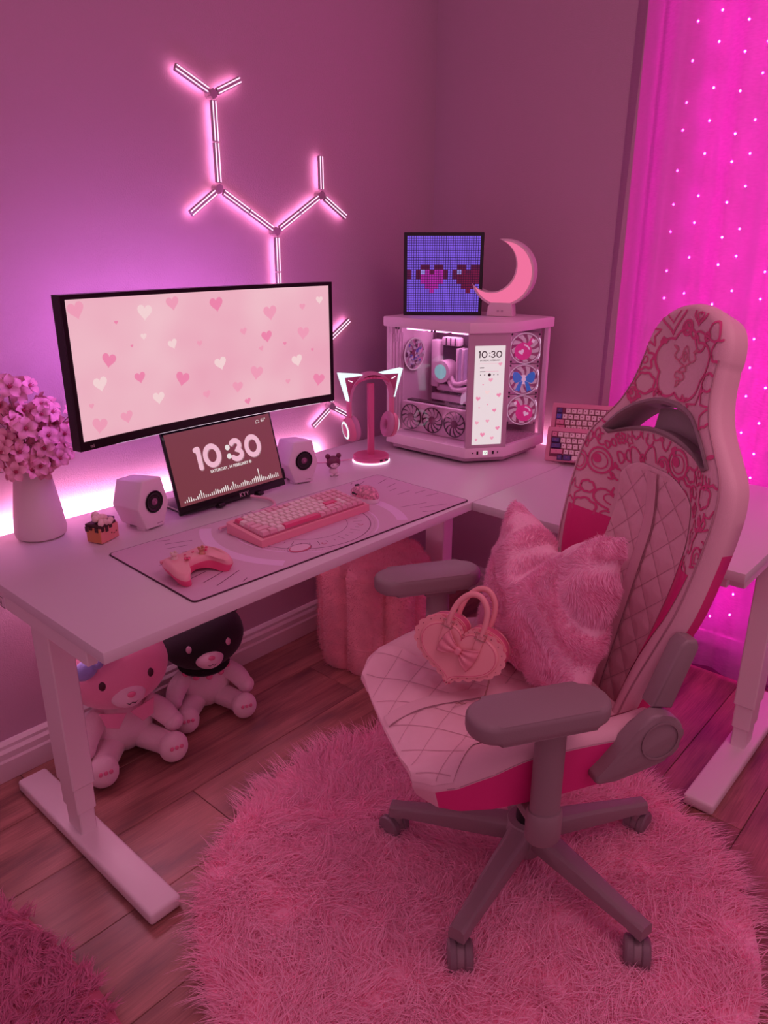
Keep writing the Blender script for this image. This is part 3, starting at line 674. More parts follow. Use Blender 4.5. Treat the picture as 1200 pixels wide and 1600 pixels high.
tube(bm, [(0.011, -0.0234, 0.0175), (0.014, -0.0236, 0.0163), (0.017, -0.0234, 0.0175)], 0.0006, 5); obj('face', bm, CKC, ck)
# ================================================================ desk mat
MAT = mat('desk_mat_cloth', (0.66, 0.47, 0.60), 0.75, bump=(900, 0.2)); MATL = mat('desk_mat_ring', (0.78, 0.58, 0.80), 0.75); MATI = mat('desk_mat_ink', (0.13, 0.02, 0.08), 0.7); MATR = mat('desk_mat_red', (0.55, 0.10, 0.20), 0.7); MATE = mat('mat_edge', (0.06, 0.02, 0.04), 0.7)
dm = thing('desk_mat', 'large pale purple desk mat printed with rays and circles', 'desk mat', (1.248, 1.397, DZ), R(-2.2))
def rrect(w, h, r, n=6):
    o = []
    for cx, cy, a in ((w/2-r, h/2-r, 0), (-w/2+r, h/2-r, 90), (-w/2+r, -h/2+r, 180), (w/2-r, -h/2+r, 270)):
        o += [(cx + r*math.cos(R(a + 90*k/n)), cy + r*math.sin(R(a + 90*k/n))) for k in range(n+1)]
    return o
bm = B(); prism(bm, rrect(0.917, 0.372, 0.012), 0.0003, 0.0026); obj('stitched_edge', bm, MATE, dm, 0)
bm = B(); prism(bm, rrect(0.911, 0.366, 0.011), 0.0006, 0.0032); obj('cloth', bm, MAT, dm, 0)
mf = lambda d: (lambda x, y: (x, y, 0.0033 + d))
cc = (0.0, 0.0)
def clipy(polys): return [p for p in polys if all(abs(q[0]) < 0.45 and abs(q[1]) < 0.178 for q in p)]
for r_, w_ in ((0.258, 0.030), (0.192, 0.004)):
    pr_ = clipy(stroke(circ(cc, r_, r_, 140), w_, True))
    for sg_ in (-1, 1): flat('print_ring', [p for p in pr_ if sg_*p[0][0] > 0], mf(0), MATL, dm)
flat('print_line', clipy(stroke(circ(cc, 0.171, 0.171, 120), 0.0020, True)), mf(0.0001), MATI, dm)
flat('print_line', clipy(stroke(circ(cc, 0.110, 0.110, 90), 0.0012, True)), mf(0.0001), MATI, dm)
pol = []
for k in range(150):
    a = 2*PI*k/150; pol.append(circ((cc[0] + 0.182*math.cos(a), cc[1] + 0.182*math.sin(a)), 0.0009, n=6))
flat('print_dots', clipy(pol), mf(0.0001), MATI, dm)
pol = []
for k in range(40):
    a = 2*PI*k/40; r0, r1 = (0.125, 0.150) if k % 3 == 0 else (0.132, 0.142)
    pol += stroke([(cc[0] + r0*math.cos(a), cc[1] + r0*math.sin(a)), (cc[0] + r1*math.cos(a), cc[1] + r1*math.sin(a))], 0.0012)
flat('print_ticks', clipy(pol), mf(0.0001), MATI, dm)
rr = random.Random(3); pol = []
for k in range(64):
    a = 2*PI*k/64 + rr.uniform(-.02, .02); r0 = 0.285 + rr.uniform(0, 0.12); r1 = r0 + rr.uniform(0.03, 0.09)
    n = 6
    pol += clipy(stroke([(cc[0] + (r0 + (r1-r0)*j/n)*math.cos(a), cc[1] + (r0 + (r1-r0)*j/n)*math.sin(a)) for j in range(n+1)], 0.0020, caps=False))
flat('print_rays', pol, mf(0.0001), MATI, dm)
flat('print_moon', [circ((-0.118, -0.118), 0.030, 0.022, 30)], mf(0.0002), MATR, dm)
flat('print_moon', [circ((-0.115, -0.1145), 0.027, 0.0185, 30)], mf(0.0003), mat('mat_pale', (0.75, 0.55, 0.66), 0.75), dm)
flat('print_moon', stroke(circ((-0.118, -0.116), 0.033, 0.024, 30), 0.0012, True), mf(0.0003), MATI, dm)
flat('print_crescent', stroke(circ((-0.055, -0.135), 0.006, n=12, a0=R(100), a1=R(330), end=True), 0.002) + stroke(circ((0.10, -0.105), 0.006, n=12, a0=R(100), a1=R(330), end=True), 0.002), mf(0.0003), MATR, dm)

# ================================================================ main keyboard
def key_mesh(w, h, hh, m, nm='keycap'):
    bm = B(); a = 0.0021
    lo = [bm.verts.new((sx*w/2, sy*h/2, 0)) for sx, sy in ((-1, -1), (1, -1), (1, 1), (-1, 1))]
    hi = [bm.verts.new((sx*(w/2 - a), sy*(h/2 - a*0.9) + 0.0006, hh)) for sx, sy in ((-1, -1), (1, -1), (1, 1), (-1, 1))]
    bm.faces.new(lo[::-1]); bm.faces.new(hi)
    for k in range(4): bm.faces.new((lo[k], lo[(k+1) % 4], hi[(k+1) % 4], hi[k]))
    o = obj(nm, bm, m, None, 0); me = o.data; bpy.data.objects.remove(o); return me
KPINK = mat('key_pink', (0.75, 0.42, 0.50), 0.45); KWHITE = mat('key_white', (0.80, 0.68, 0.66), 0.45); KHOT = mat('key_hot_pink', (0.72, 0.10, 0.24), 0.45); KBLUE = mat('key_blue', (0.10, 0.12, 0.50), 0.45); KNAVY = mat('key_navy', (0.09, 0.06, 0.22), 0.45); KROSE = mat('key_rose', (0.68, 0.24, 0.36), 0.45)
PRINT = mat('key_print', (0.30, 0.08, 0.16), 0.6)
def keyboard(t, rows, pitch, kh, y0, z0, tilt, x0, legends=False):
    """rows: list (front row last) of [(width_units, material)], None = gap"""
    cache = {}; n = len(rows)
    for r, rw in enumerate(rows):
        x = x0; y = y0 - r*pitch
        for wu, m in rw:
            if m is not None:
                k = (wu, m.name)
                if k not in cache: cache[k] = key_mesh(wu*pitch - 0.0018, pitch - 0.0018, kh, m)
                o = link('keycap', cache[k], t, (x + wu*pitch/2, y, z0 + tilt*y), (math.atan(tilt), 0, 0))
                if legends:
                    g = link('legend', legends, o, (-0.001, 0.001, kh + 0.0002))
            x += wu*pitch
kb = thing('pink_keyboard', 'pink mechanical keyboard with pale keycaps on the desk mat', 'keyboard', (1.253, 1.420, DZ + 0.0037), R(-1.2))
KCASE = mat('keyboard_case_pink', (0.80, 0.32, 0.40), 0.35)
bm = B(); sy0, sy1 = -0.072, 0.072
o_ = [(sy0, 0.0), (sy1, 0.0), (sy1, 0.031), (sy0, 0.019)]
prism(bm, o_, -0.188, 0.188, 0.004, 2, M=Matrix(((0, 0, 1, 0), (1, 0, 0, 0), (0, 1, 0, 0), (0, 0, 0, 1)))); obj('case', bm, KCASE, kb)
bm = B(); box(bm, (0, -0.002, 0.0262), (0.352, 0.120, 0.003), M=Matrix.Rotation(math.atan(0.0833), 4, 'X')); obj('key_bed', bm, mat('key_bed', (0.45, 0.14, 0.22), 0.6), kb, 0)
p, w, h = KPINK, KWHITE, KHOT
rows = [[(1, h)] + [(1, w)]*4 + [(1, p)]*4 + [(1, w)]*4 + [(1, p)]*5,
        [(1, w)]*13 + [(1, p)]*2 + [(1, p), (1, p), (1, p)],
        [(1.5, p)] + [(1, w)]*12 + [(1.5, p)] + [(1, p)]*3,
        [(1.75, p)] + [(1, w)]*11 + [(2.25, h)] + [(1, w), (1, p), (1, p)],
        [(2.25, p)] + [(1, w)]*10 + [(1.75, p), (1, p), (1, w), (1, p), (1, p)],
        [(1.25, p), (1.25, p), (1.25, w), (6.25, h), (1, p), (1, p), (1, p), (1, p), (1, p), (1, p), (1, p), (1, p)]]
keyboard(kb, rows, 0.0193, 0.0085, 0.046, 0.0275, 0.0833, -0.174)

# ================================================================ gamepad
gp = thing('game_controller', 'pink gamepad with hot pink underside lying on the desk mat', 'game controller', (0.872, 1.352, DZ + 0.0037), R(2))
out = spline([(-0.040, 0.048), (0.0, 0.046), (0.040, 0.048), (0.066, 0.042), (0.077, 0.012), (0.083, -0.035), (0.074, -0.062), (0.056, -0.060), (0.040, -0.028), (0.020, -0.017), (-0.020, -0.017), (-0.040, -0.028), (-0.056, -0.060), (-0.074, -0.062), (-0.083, -0.035), (-0.077, 0.012), (-0.066, 0.042)], 5, True)
def shell(name, z0, z1, z2, inset0, inset1, m, par):
    bm = B(); cxy = (0, -0.005)
    def ring(ins, zf):
        r = []
        for x, y in out:
            d = Vector((x, y)); nrm = Vector((x, y - 0.0)); L = nrm.length
            s = 1 - ins / max(L, 0.02)
            zz = zf - 0.0012*max(0, -y - 0.01)/0.05*10
            r.append(bm.verts.new((x*s, y*s, max(zz, 0.0))))
        return r
    rings = [ring(inset0, z0), ring(0.0, z1), ring(inset1*0.35, (z1+z2)/2 + (z2-z1)*0.25), ring(inset1, z2)]
    n = len(out)
    for a, b in zip(rings, rings[1:]):
        for k in range(n): bm.faces.new((a[k], a[(k+1) % n], b[(k+1) % n], b[k]))
    bm.faces.new(rings[0][::-1]); bm.faces.new(rings[-1])
    return obj(name, bm, m, par, 50)
shell('lower_shell', 0.012, 0.030, 0.032, 0.010, 0.001, HOTP, gp); shell('upper_shell', 0.031, 0.034, 0.047, 0.0005, 0.013, mat('gamepad_pink', (0.80, 0.38, 0.42), 0.42), gp)
bm = B(); box(bm, (-0.060, -0.035, 0.008), (0.022, 0.03, 0.016), 0.006, 3); box(bm, (0.060, -0.035, 0.008), (0.022, 0.03, 0.016), 0.006, 3); box(bm, (0, 0.038, 0.008), (0.10, 0.012, 0.016), 0.004, 2); obj('grip', bm, HOTP, gp)
GOLD = mat('rose_gold', (0.60, 0.30, 0.20), 0.3, metal=0.5); PEARL = mat('pearl_cap', (0.70, 0.55, 0.50), 0.3)
for x, y_, m in ((-0.043, 0.020, PEARL), (0.024, -0.002, GOLD)):
    bm = B(); lathe(bm, [(0.0095, 0.044), (0.008, 0.050), (0.006, 0.052), (0.006, 0.055), (0.0095, 0.058), (0.009, 0.061), (0.006, 0.0605), (0, 0.059)], 20, Matrix.Translation((x, y_, 0)))
    for k in (-1, 1): ball(bm, (x + 0.006*k, y_ + 0.004, 0.0625), 0.0032, 8)
    obj('thumbstick', bm, m, gp, 50)
bm = B(); box(bm, (-0.022, -0.003, 0.0475), (0.018, 0.006, 0.003), 0.001, 1); box(bm, (-0.022, -0.003, 0.0475), (0.006, 0.018, 0.003), 0.001, 1); obj('direction_pad', bm, HOTP, gp)
for k in range(4):
    bm = B(); lathe(bm, [(0.0038, 0.045), (0.0038, 0.0485), (0.003, 0.0495), (0, 0.0495)], 14, Matrix.Translation((0.045 + 0.010*math.cos(k*PI/2), 0.020 + 0.010*math.sin(k*PI/2), 0))); obj('button', bm, HOTP, gp)
for x in (-0.012, 0.012):
    bm = B(); box(bm, (x, 0.020, 0.0475), (0.007, 0.004, 0.002), 0.0008, 1); obj('menu_button', bm, HOTP, gp)
for s in (-1, 1):
    bm = B(); box(bm, (s*0.050, 0.046, 0.036), (0.036, 0.010, 0.010), 0.003, 2); obj('shoulder_button', bm, PINKP, gp)

gp.scale = (0.88, 0.88, 0.88)

# ================================================================ mouse
ms = thing('computer_mouse', 'white mouse with pink patterned shell on the desk mat', 'mouse', (1.505, 1.425, DZ + 0.0035), R(-8))
def mouse_fn(z0, z1, k0, k1):
    def fn(u, v):
        a = 2*PI*u; x = math.cos(a); y = math.sin(a)
        w = 0.030 + 0.003*math.cos(2*a); l = 0.056
        h = math.sin(v*PI/2); c = math.cos(v*PI/2)**0.6
        t = k0 + (k1-k0)*v
        return (x*w*(1 - 0.0*v)*c, y*l*c, z0 + (z1-z0)*h*(1 - 0.25*max(0, y)*c))
    return fn
V, F = sheet(mouse_fn(0.012, 0.038, 0, 1), 36, 10, True); shellm = mat('mouse_pattern', (0.72, 0.26, 0.38), 0.4, var=(130, 0.6))
bm = B(); vv = [bm.verts.new(v) for v in V]
for f in F: 
    try: bm.faces.new([vv[i] for i in f])
    except Exception: pass
bmesh.ops.remove_doubles(bm, verts=bm.verts[:], dist=1e-5); obj('shell', bm, shellm, ms, 60)
bm = B(); prism(bm, [((0.031 + 0.003*math.cos(2*a))*math.cos(a), 0.057*math.sin(a)) for a in np.linspace(0, 2*PI, 36, endpoint=False)], 0.0, 0.0125, 0.002, 2); obj('base', bm, WPLAST, ms)
bm = B(); cyl(bm, (-0.004, 0.034, 0.0285), (0.004, 0.034, 0.0285), 0.008, n=16); obj('scroll_wheel', bm, BLACK, ms)
bm = B(); box(bm, (-0.0302, 0.008, 0.020), (0.004, 0.026, 0.006), 0.0015, 1); obj('side_button', bm, BLACK, ms)

# ================================================================ headphone stand and headphones
HSX, HSY = 1.828, 1.700
hst = thing('headphone_stand', 'pink headphone stand with glowing base ring holding cat-ear headphones', 'stand', (HSX, HSY, DZ), R(-20))
HSM = mat('stand_pink', (0.68, 0.14, 0.30), 0.4)
bm = B(); lathe(bm, [(0, 0.004), (0.060, 0.004), (0.061, 0.006), (0.061, 0.019), (0.058, 0.022), (0, 0.022)], 40); obj('base', bm, HSM, hst)
bm = B(); lathe(bm, [(0.054, 0.0), (0.0635, 0.0), (0.0635, 0.0045), (0.054, 0.0045), (0.054, 0.0)], 40); obj('light_ring', bm, glow('stand_ring', (1.0, 0.65, 0.9), 2.2), hst)
bm = B(); box(bm, (0, 0, 0.142), (0.022, 0.016, 0.245), 0.004, 2); obj('pole', bm, HSM, hst)
arch = [(0.062*math.cos(a), 0, 0.262 + 0.022*math.sin(a)) for a in np.linspace(PI*0.93, PI*0.07, 15)]
bm = B()
for p0, p1 in zip(arch, arch[1:]): 
    c = ((p0[0]+p1[0])/2, 0, (p0[2]+p1[2])/2); an = math.atan2(p1[2]-p0[2], p1[0]-p0[0])
    box(bm, (0, 0, 0), (0.0105, 0.034, 0.007), M=Matrix.Translation(c) @ Matrix.Rotation(-an, 4, 'Y'))
obj('hanger', bm, HSM, hst)
for x in (-0.004, 0.016):
    bm = B(); box(bm, (x + 0.012, -0.0600, 0.012), (0.010, 0.004, 0.006), 0.0008, 1); obj('port', bm, BLACK, hst)
hp = thing('cat_ear_headphones', 'pink over-ear headphones with lit white cat ears hanging on stand', 'headphones', (HSX, HSY, DZ), R(-20))
HPB = mat('headband_pink', (0.62, 0.26, 0.40), 0.5); HPC = mat('cup_pink', (0.72, 0.22, 0.34), 0.45); HPP = mat('ear_pad', (0.55, 0.26, 0.40), 0.7); EARL = glow('ear_light', (0.80, 0.95, 1.0), 1.1)
band = [(0.078*math.cos(a), 0, 0.212 + 0.081*math.sin(a)) for a in np.linspace(PI*1.02, -PI*0.02, 31)]
bm = B(); V = []; 
def strap(bm, pts, w, th):
    rings = []
    for i, p in enumerate(pts):
        a = Vector(pts[max(0, i-1)]); b = Vector(pts[min(len(pts)-1, i+1)]); t = (b-a).normalized(); n = Vector((0, 1, 0)).cross(t).normalized(); y = Vector((0, 1, 0)); p = Vector(p)
        ww = w*(0.62 + 0.38*math.sin(PI*i/(len(pts)-1)))
        rings.append([bm.verts.new(p + y*sy*ww/2 + n*sn*th/2) for sy, sn in ((-1, -1), (-0.6, -1.3), (0.6, -1.3), (1, -1), (1, 1), (0.6, 1.3), (-0.6, 1.3), (-1, 1))])
    for a, b in zip(rings, rings[1:]):
        for k in range(8): bm.faces.new((a[k], a[(k+1) % 8], b[(k+1) % 8], b[k]))
    bm.faces.new(rings[0][::-1]); bm.faces.new(rings[-1])
strap(bm, [(x, y_, z + 0.004) for x, y_, z in band], 0.034, 0.008); obj('headband', bm, HPB, hp, 50)
for s in (-1, 1):
    bm = B(); box(bm, (s*0.080, 0, 0.178), (0.012, 0.022, 0.07), 0.004, 2, M=None); obj('slider', bm, HPC, hp)
    Mc = Matrix.Translation((s*0.073, 0, 0.118)) @ Matrix.Rotation(s*R(9), 4, 'Y') @ Matrix.Rotation(R(90)*s, 4, 'Y')
    bm = B(); lathe(bm, [(0, 0.024), (0.020, 0.023), (0.032, 0.017), (0.036, 0.008), (0.036, 0.0), (0, 0.0)], 32, Mc @ Matrix.Diagonal((1.18, 1.0, 1, 1))); cup = obj('ear_cup', bm, HPC, hp, 50)
    bm = B(); lathe(bm, [(0.020, 0.0235), (0.026, 0.0215), (0.0255, 0.0225), (0.0205, 0.0245), (0.020, 0.0235)], 32, Mc @ Matrix.Diagonal((1.18, 1.0, 1, 1))); obj('light_ring', bm, EARL, cup)
    bm = B(); lathe(bm, [(0.012, 0.0), (0.034, 0.0), (0.037, -0.006), (0.036, -0.016), (0.030, -0.021), (0.018, -0.020), (0.012, -0.012), (0.012, 0.0)], 32, Mc @ Matrix.Diagonal((1.18, 1.0, 1, 1))); obj('ear_pad', bm, HPP, cup, 60)
    # cat ear: dark pink triangle with lit rim
    a0 = Vector((s*0.034, 0, 0.296)); a1 = Vector((s*0.116, 0, 0.306)); a2 = Vector((s*0.086, 0, 0.212))
    cen = (a0 + a1 + a2)/3
    def tri(bm, pts, y0, y1, bev=0.002):
        prism(bm, [(v.x, v.z) for v in pts], y0, y1, bev, 2, M=Matrix(((1, 0, 0, 0), (0, 0, -1, 0), (0, 1, 0, 0), (0, 0, 0, 1))))
    inn = [cen.lerp(v, 0.52) for v in (a0, a1, a2)]
    bm = B(); tri(bm, [cen.lerp(a0, .9), cen.lerp(a1, .62), cen.lerp(a2, .9)], -0.011, 0.011); ear = obj('cat_ear', bm, mat('ear_inner', (0.45, 0.08, 0.20), 0.4), hp)
    for q0, q1, i0, i1 in ((a0, a1, cen.lerp(a0, .86), cen.lerp(a1, .55)), (a1, a2, cen.lerp(a1, .55), cen.lerp(a2, .86))):
        bm = B(); tri(bm, [q0, q1, i1, i0], -0.013, 0.013, 0.0012); obj('lit_rim', bm, EARL, ear)
    bm = B(); tube(bm, [cen + Vector((-0.006*s, -0.0125, 0.004)), cen + Vector((0.008*s, -0.0125, 0.010))], 0.0016, 6); obj('light_dash', bm, glow('ear_dash', (1, 0.85, 0.95), 1.2), ear)
hc = thing('headphone_cable', 'thin pink cable looping on desk behind the headphone stand', 'cable', (1.74, 1.80, DZ))
obj('cord', tube(B(), spline([(0.06, -0.06, 0.004), (0.0, -0.03, 0.003), (-0.06, 0.0, 0.003), (-0.075, 0.03, 0.006), (-0.06, 0.045, 0.020), (-0.045, 0.04, 0.012), (-0.05, 0.06, 0.004), (-0.03, 0.085, 0.003)], 6), 0.0022, 6), CBL, hc)

# ================================================================ little figurine: a plain toy bear
fg = thing('toy_bear_figurine', 'tiny plum and white toy figurine beside the right speaker', 'figurine', (1.617, 1.668, DZ), R(-28))
FGP = mat('figurine_plum', (0.16, 0.03, 0.08), 0.3); FGW = mat('figurine_white', (0.80, 0.66, 0.72), 0.4)
bm = B(); ball(bm, (0, 0, 0.015), (0.014, 0.012, 0.0145), 14); ball(bm, (-0.009, -0.010, 0.005), (0.006, 0.008, 0.005), 10); ball(bm, (0.009, -0.010, 0.005), (0.006, 0.008, 0.005), 10); obj('body', bm, FGW, fg, 180)
bm = B(); ball(bm, (0, 0, 0.044), (0.024, 0.020, 0.021), 18); ball(bm, (-0.018, 0, 0.064), (0.0085, 0.006, 0.009), 10); ball(bm, (0.018, 0, 0.064), (0.0085, 0.006, 0.009), 10); obj('head', bm, FGP, fg, 180)
bm = B(); ball(bm, (0, -0.0135, 0.038), (0.014, 0.009, 0.010), 14); fc = obj('muzzle', bm, FGW, fg, 180)
for s in (-1, 1):
    bm = B(); ball(bm, (s*0.007, -0.0215, 0.041), 0.0017, 8); obj('eye', bm, FGP, fc, 180)
# ================================================================ computer case
pc = thing('computer_case', 'white glass computer case with three round fans and a narrow screen', 'computer', (2.19, 1.57, DZ))
CASE = mat('case_white', (0.80, 0.66, 0.74), 0.4); CASEG = mat('case_mauve', (0.52, 0.38, 0.46), 0.45)
XA, XB, YA, YB, CXc, CYc = -0.205, 0.150, -0.235, 0.200, -0.095, -0.150
foot = [(XA, YB), (XA, CYc), (CXc, YA), (XB, YA), (XB, YB)]
def grow(pts, g): return [(x + (g if x > 0 else -g) , y + (g if y > 0 else -g)) for x, y in pts]
bm = B(); prism(bm, foot, 0.024, 0.060, 0.004, 2); obj('base_tray', bm, CASE, pc)
bm = B(); prism(bm, grow(foot, -0.018), 0.008, 0.024); obj('base_skirt', bm, CASEG, pc)
for x, y in ((-0.15, 0.16), (0.11, 0.16), (0.11, -0.18), (-0.15, -0.09)):
    bm = B(); cyl(bm, (x, y, 0.0003), (x, y, 0.009), 0.014, n=16); obj('foot', bm, BLACK, pc)
bm = B(); prism(bm, grow(foot, 0.007), 0.432, 0.466, 0.004, 2); obj('top_panel', bm, CASE, pc)
bm = B(); box(bm, (XA+0.007, YB-0.007, 0.246), (0.014, 0.014, 0.372), 0.002, 1); obj('pillar', bm, CASE, pc)
bm = B(); box(bm, (XB-0.008, YA+0.008, 0.246), (0.016, 0.016, 0.372), 0.002, 1); obj('pillar', bm, CASE, pc)
bm = B(); box(bm, (-0.03, YB-0.002, 0.246), (0.34, 0.004, 0.372)); obj('rear_wall', bm, CASEG, pc, 0)
bm = B(); box(bm, (XB-0.003, 0.0, 0.246), (0.006, 0.40, 0.372)); obj('side_wall', bm, CASEG, pc, 0)
bm = B(); box(bm, (0.052, 0.05, 0.246), (0.004, 0.29, 0.372)); obj('motherboard_tray', bm, mat('tray_dark', (0.10, 0.05, 0.08), 0.5), pc, 0)
# grille bars on rear wall and deck
for k in range(9):
    bm = B(); box(bm, (-0.195 + 0.009*k, YB-0.006, 0.40 if k % 2 else 0.24), (0.0022, 0.004, 0.05 if k % 2 else 0.33)); obj('grille_bar', bm, CASE, pc, 0)
for k in range(14):
    bm = B(); box(bm, (-0.02 + 0.012*k*0.0 + 0.04, YA + 0.02 + 0.011*k, 0.0612), (0.20, 0.004, 0.003)); obj('deck_slat', bm, CASEG, pc, 0)
# chamfer panel with screen
ca = Vector((XA, CYc, 0)); cb_ = Vector((CXc, YA, 0)); cdv = (cb_ - ca).normalized(); cn = Vector((cdv.y, -cdv.x, 0)); cm = (ca + cb_)/2
CM = frame(cm, cdv, (0, 0, 1)); clen = (cb_ - ca).length
if CM.to_3x3().col[2].dot(Vector((-1, -1, 0))) < 0: cn = -cn
bm = B(); box(bm, (0, 0.246, -0.006), (clen, 0.374, 0.012), 0.001, 1, M=CM); chp = obj('corner_panel', bm, CASEG, pc)
bm = B(); box(bm, (0.002, 0.232, 0.0006), (0.100, 0.322, 0.0014), M=CM); cs = obj('screen', bm, glow('case_screen', '#F0DDE2', 0.9), chp, 0)
def cf(d): return lambda x, y: tuple(CM @ Vector((x + 0.002, y, 0.0014 + d)))
CINK = glow('case_screen_ink', '#3A1A2A', 0.6)
for ch, x in (('1', -0.0345), ('0', -0.0255), ('3', 0.0070), ('0', 0.0235)):
    flat('digit', digits(x, 0.366, 0.0185, 0.0034, ch), cf(0.0004), CINK, cs)
flat('digit', digits(-0.0020, 0.366, 0.0185, 0.0034, ':'), cf(0.0004), CINK, cs)
text('lettering', 'SATURDAY, 14 FEBRUARY', 0.0058, CINK, cs, CM @ Matrix.Translation((0.002, 0.347, 0.0020)), bold=0.0001)
flat('divider', stroke([(-0.036, 0.338), (0.036, 0.338)], 0.0006), cf(0.0004), HC[1], cs)
flat('player_bar', stroke([(-0.032, 0.312), (0.030, 0.312)], 0.0010), cf(0.0004), HC[0], cs)
flat('player_bar', stroke([(-0.032, 0.312), (-0.015, 0.312)], 0.0014) + stroke([(-0.032, 0.324), (-0.020, 0.324)], 0.0024), cf(0.0006), CINK, cs)
flat('play_button', [circ((0.0, 0.301), 0.0052, n=20)], cf(0.0004), CINK, cs)
flat('player_button', [[(-0.018, 0.303), (-0.013, 0.301), (-0.018, 0.299)], [(0.013, 0.303), (0.018, 0.301), (0.013, 0.299)], circ((-0.030, 0.301), 0.0018, n=8), circ((0.028, 0.301), 0.0018, n=8)], cf(0.0004), CINK, cs)
for u, v, s, c in ((-.035, .225, .0085, 0), (.035, .235, .0085, 0), (.022, .185, .0075, 0), (.005, .285, .008, 1), (-.005, .245, .009, 2), (-.02, .270, .003, 0), (.035, .335, .007, 1), (-.030, .195, .003, 0), (.0, .150, .007, 1), (-.036, .145, .007, 1), (.036, .125, .008, 0), (-.015, .105, .009, 0), (.018, .092, .007, 1), (-.036, .088, .005, 0), (-.002, .205, .003, 0)):
    flat('heart', [heart((u, v), s, 20, u*4)], cf(0.0003), HC[c], cs)
for x, wv, hv in ((-0.043, 0.004, 0.004), (-0.027, 0.006, 0.011), (0.027, 0.006, 0.011), (0.043, 0.003, 0.007)):
    bm = B(); box(bm, (x, 0.042, 0.0004), (wv, hv, 0.0014), M=CM); obj('port', bm, BLACK, pc, 0)
bm = B(); box(bm, (0, 0.042, 0.0006), (0.016, 0.015, 0.002), 0.0008, 1, M=CM); pb = obj('power_button', bm, glow('power_light', '#F2F5EE', 1.0), pc, 0)
flat('emblem', stroke([(-0.003, 0.045), (-0.003, 0.041)], 0.001) + stroke([(0.003, 0.045), (0.003, 0.041)], 0.001) + stroke([(-0.003, 0.0415), (0.003, 0.0415)], 0.001) + stroke([(0, 0.0415), (0, 0.038)], 0.001), lambda x, y: tuple(CM @ Vector((x, y, 0.0018))), BLACK, pb)
# interior hardware
CHW = mat('hardware_white', (0.78, 0.62, 0.72), 0.4); BLK2 = mat('board_black', (0.03, 0.012, 0.02), 0.5)
def inbox(nm, c, s, m, bev=0.003, par=None, M=None):
    bm = B(); box(bm, c, s, bev, 2, M=M); return obj(nm, bm, m, par or pc)
inbox('mainboard', (0.047, 0.055, 0.27), (0.004, 0.24, 0.29), BLK2, 0)
inbox('heatsink', (0.030, 0.158, 0.285), (0.034, 0.034, 0.17), CHW, 0.006)
inbox('heatsink', (0.030, 0.090, 0.368), (0.034, 0.075, 0.030), CHW, 0.006)
for k in range(3): inbox('heatsink_fin', (0.0125, 0.066 + 0.020*k, 0.368), (0.002, 0.004, 0.026), BLK2, 0)
inbox('drive_cover', (0.034, 0.075, 0.198), (0.020, 0.16, 0.022), CHW, 0.004)
inbox('drive_cover', (0.030, 0.085, 0.163), (0.026, 0.18, 0.024), CHW, 0.004)
for k in range(4): inbox('memory_stick', (0.025, 0.050 - 0.012*k, 0.285), (0.044, 0.007, 0.125), glow('memory_light', (0.62, 0.20, 0.55), 0.5) if k % 2 else CHW, 0.002)
bm = B(); cyl(bm, (0.045, 0.110, 0.262), (-0.012, 0.110, 0.262), 0.040, n=36); pump = obj('pump', bm, CHW, pc)
bm = B(); cyl(bm, (-0.0121, 0.110, 0.262), (-0.0135, 0.110, 0.262), 0.026, n=36); obj('pump_display', bm, glow('pump_disc', '#8FC2CE', 0.75), pump)
obj('coolant_hose', tube(B(), spline([(0.01, 0.078, 0.245), (-0.01, 0.04, 0.225), (0.0, -0.02, 0.25), (0.02, -0.08, 0.33), (0.03, -0.09, 0.42)], 8), 0.008, 10), CHW, pc)
obj('coolant_hose', tube(B(), spline([(0.01, 0.09, 0.232), (-0.015, 0.04, 0.205), (-0.01, -0.03, 0.225), (0.01, -0.10, 0.30), (0.03, -0.11, 0.42)], 8), 0.008, 10), CHW, pc)
for k in range(8):
    obj('power_cable', tube(B(), spline([(0.02, 0.03 - 0.002*k, 0.150 + 0.004*k), (-0.03, 0.0, 0.165 + 0.004*k), (-0.04, -0.06, 0.195 + 0.005*k), (-0.02, -0.13, 0.215 + 0.005*k)], 5), 0.0020, 6), glow('cable_light', (0.9, 0.45, 0.75), 0.5) if k < 7 else CHW, pc)
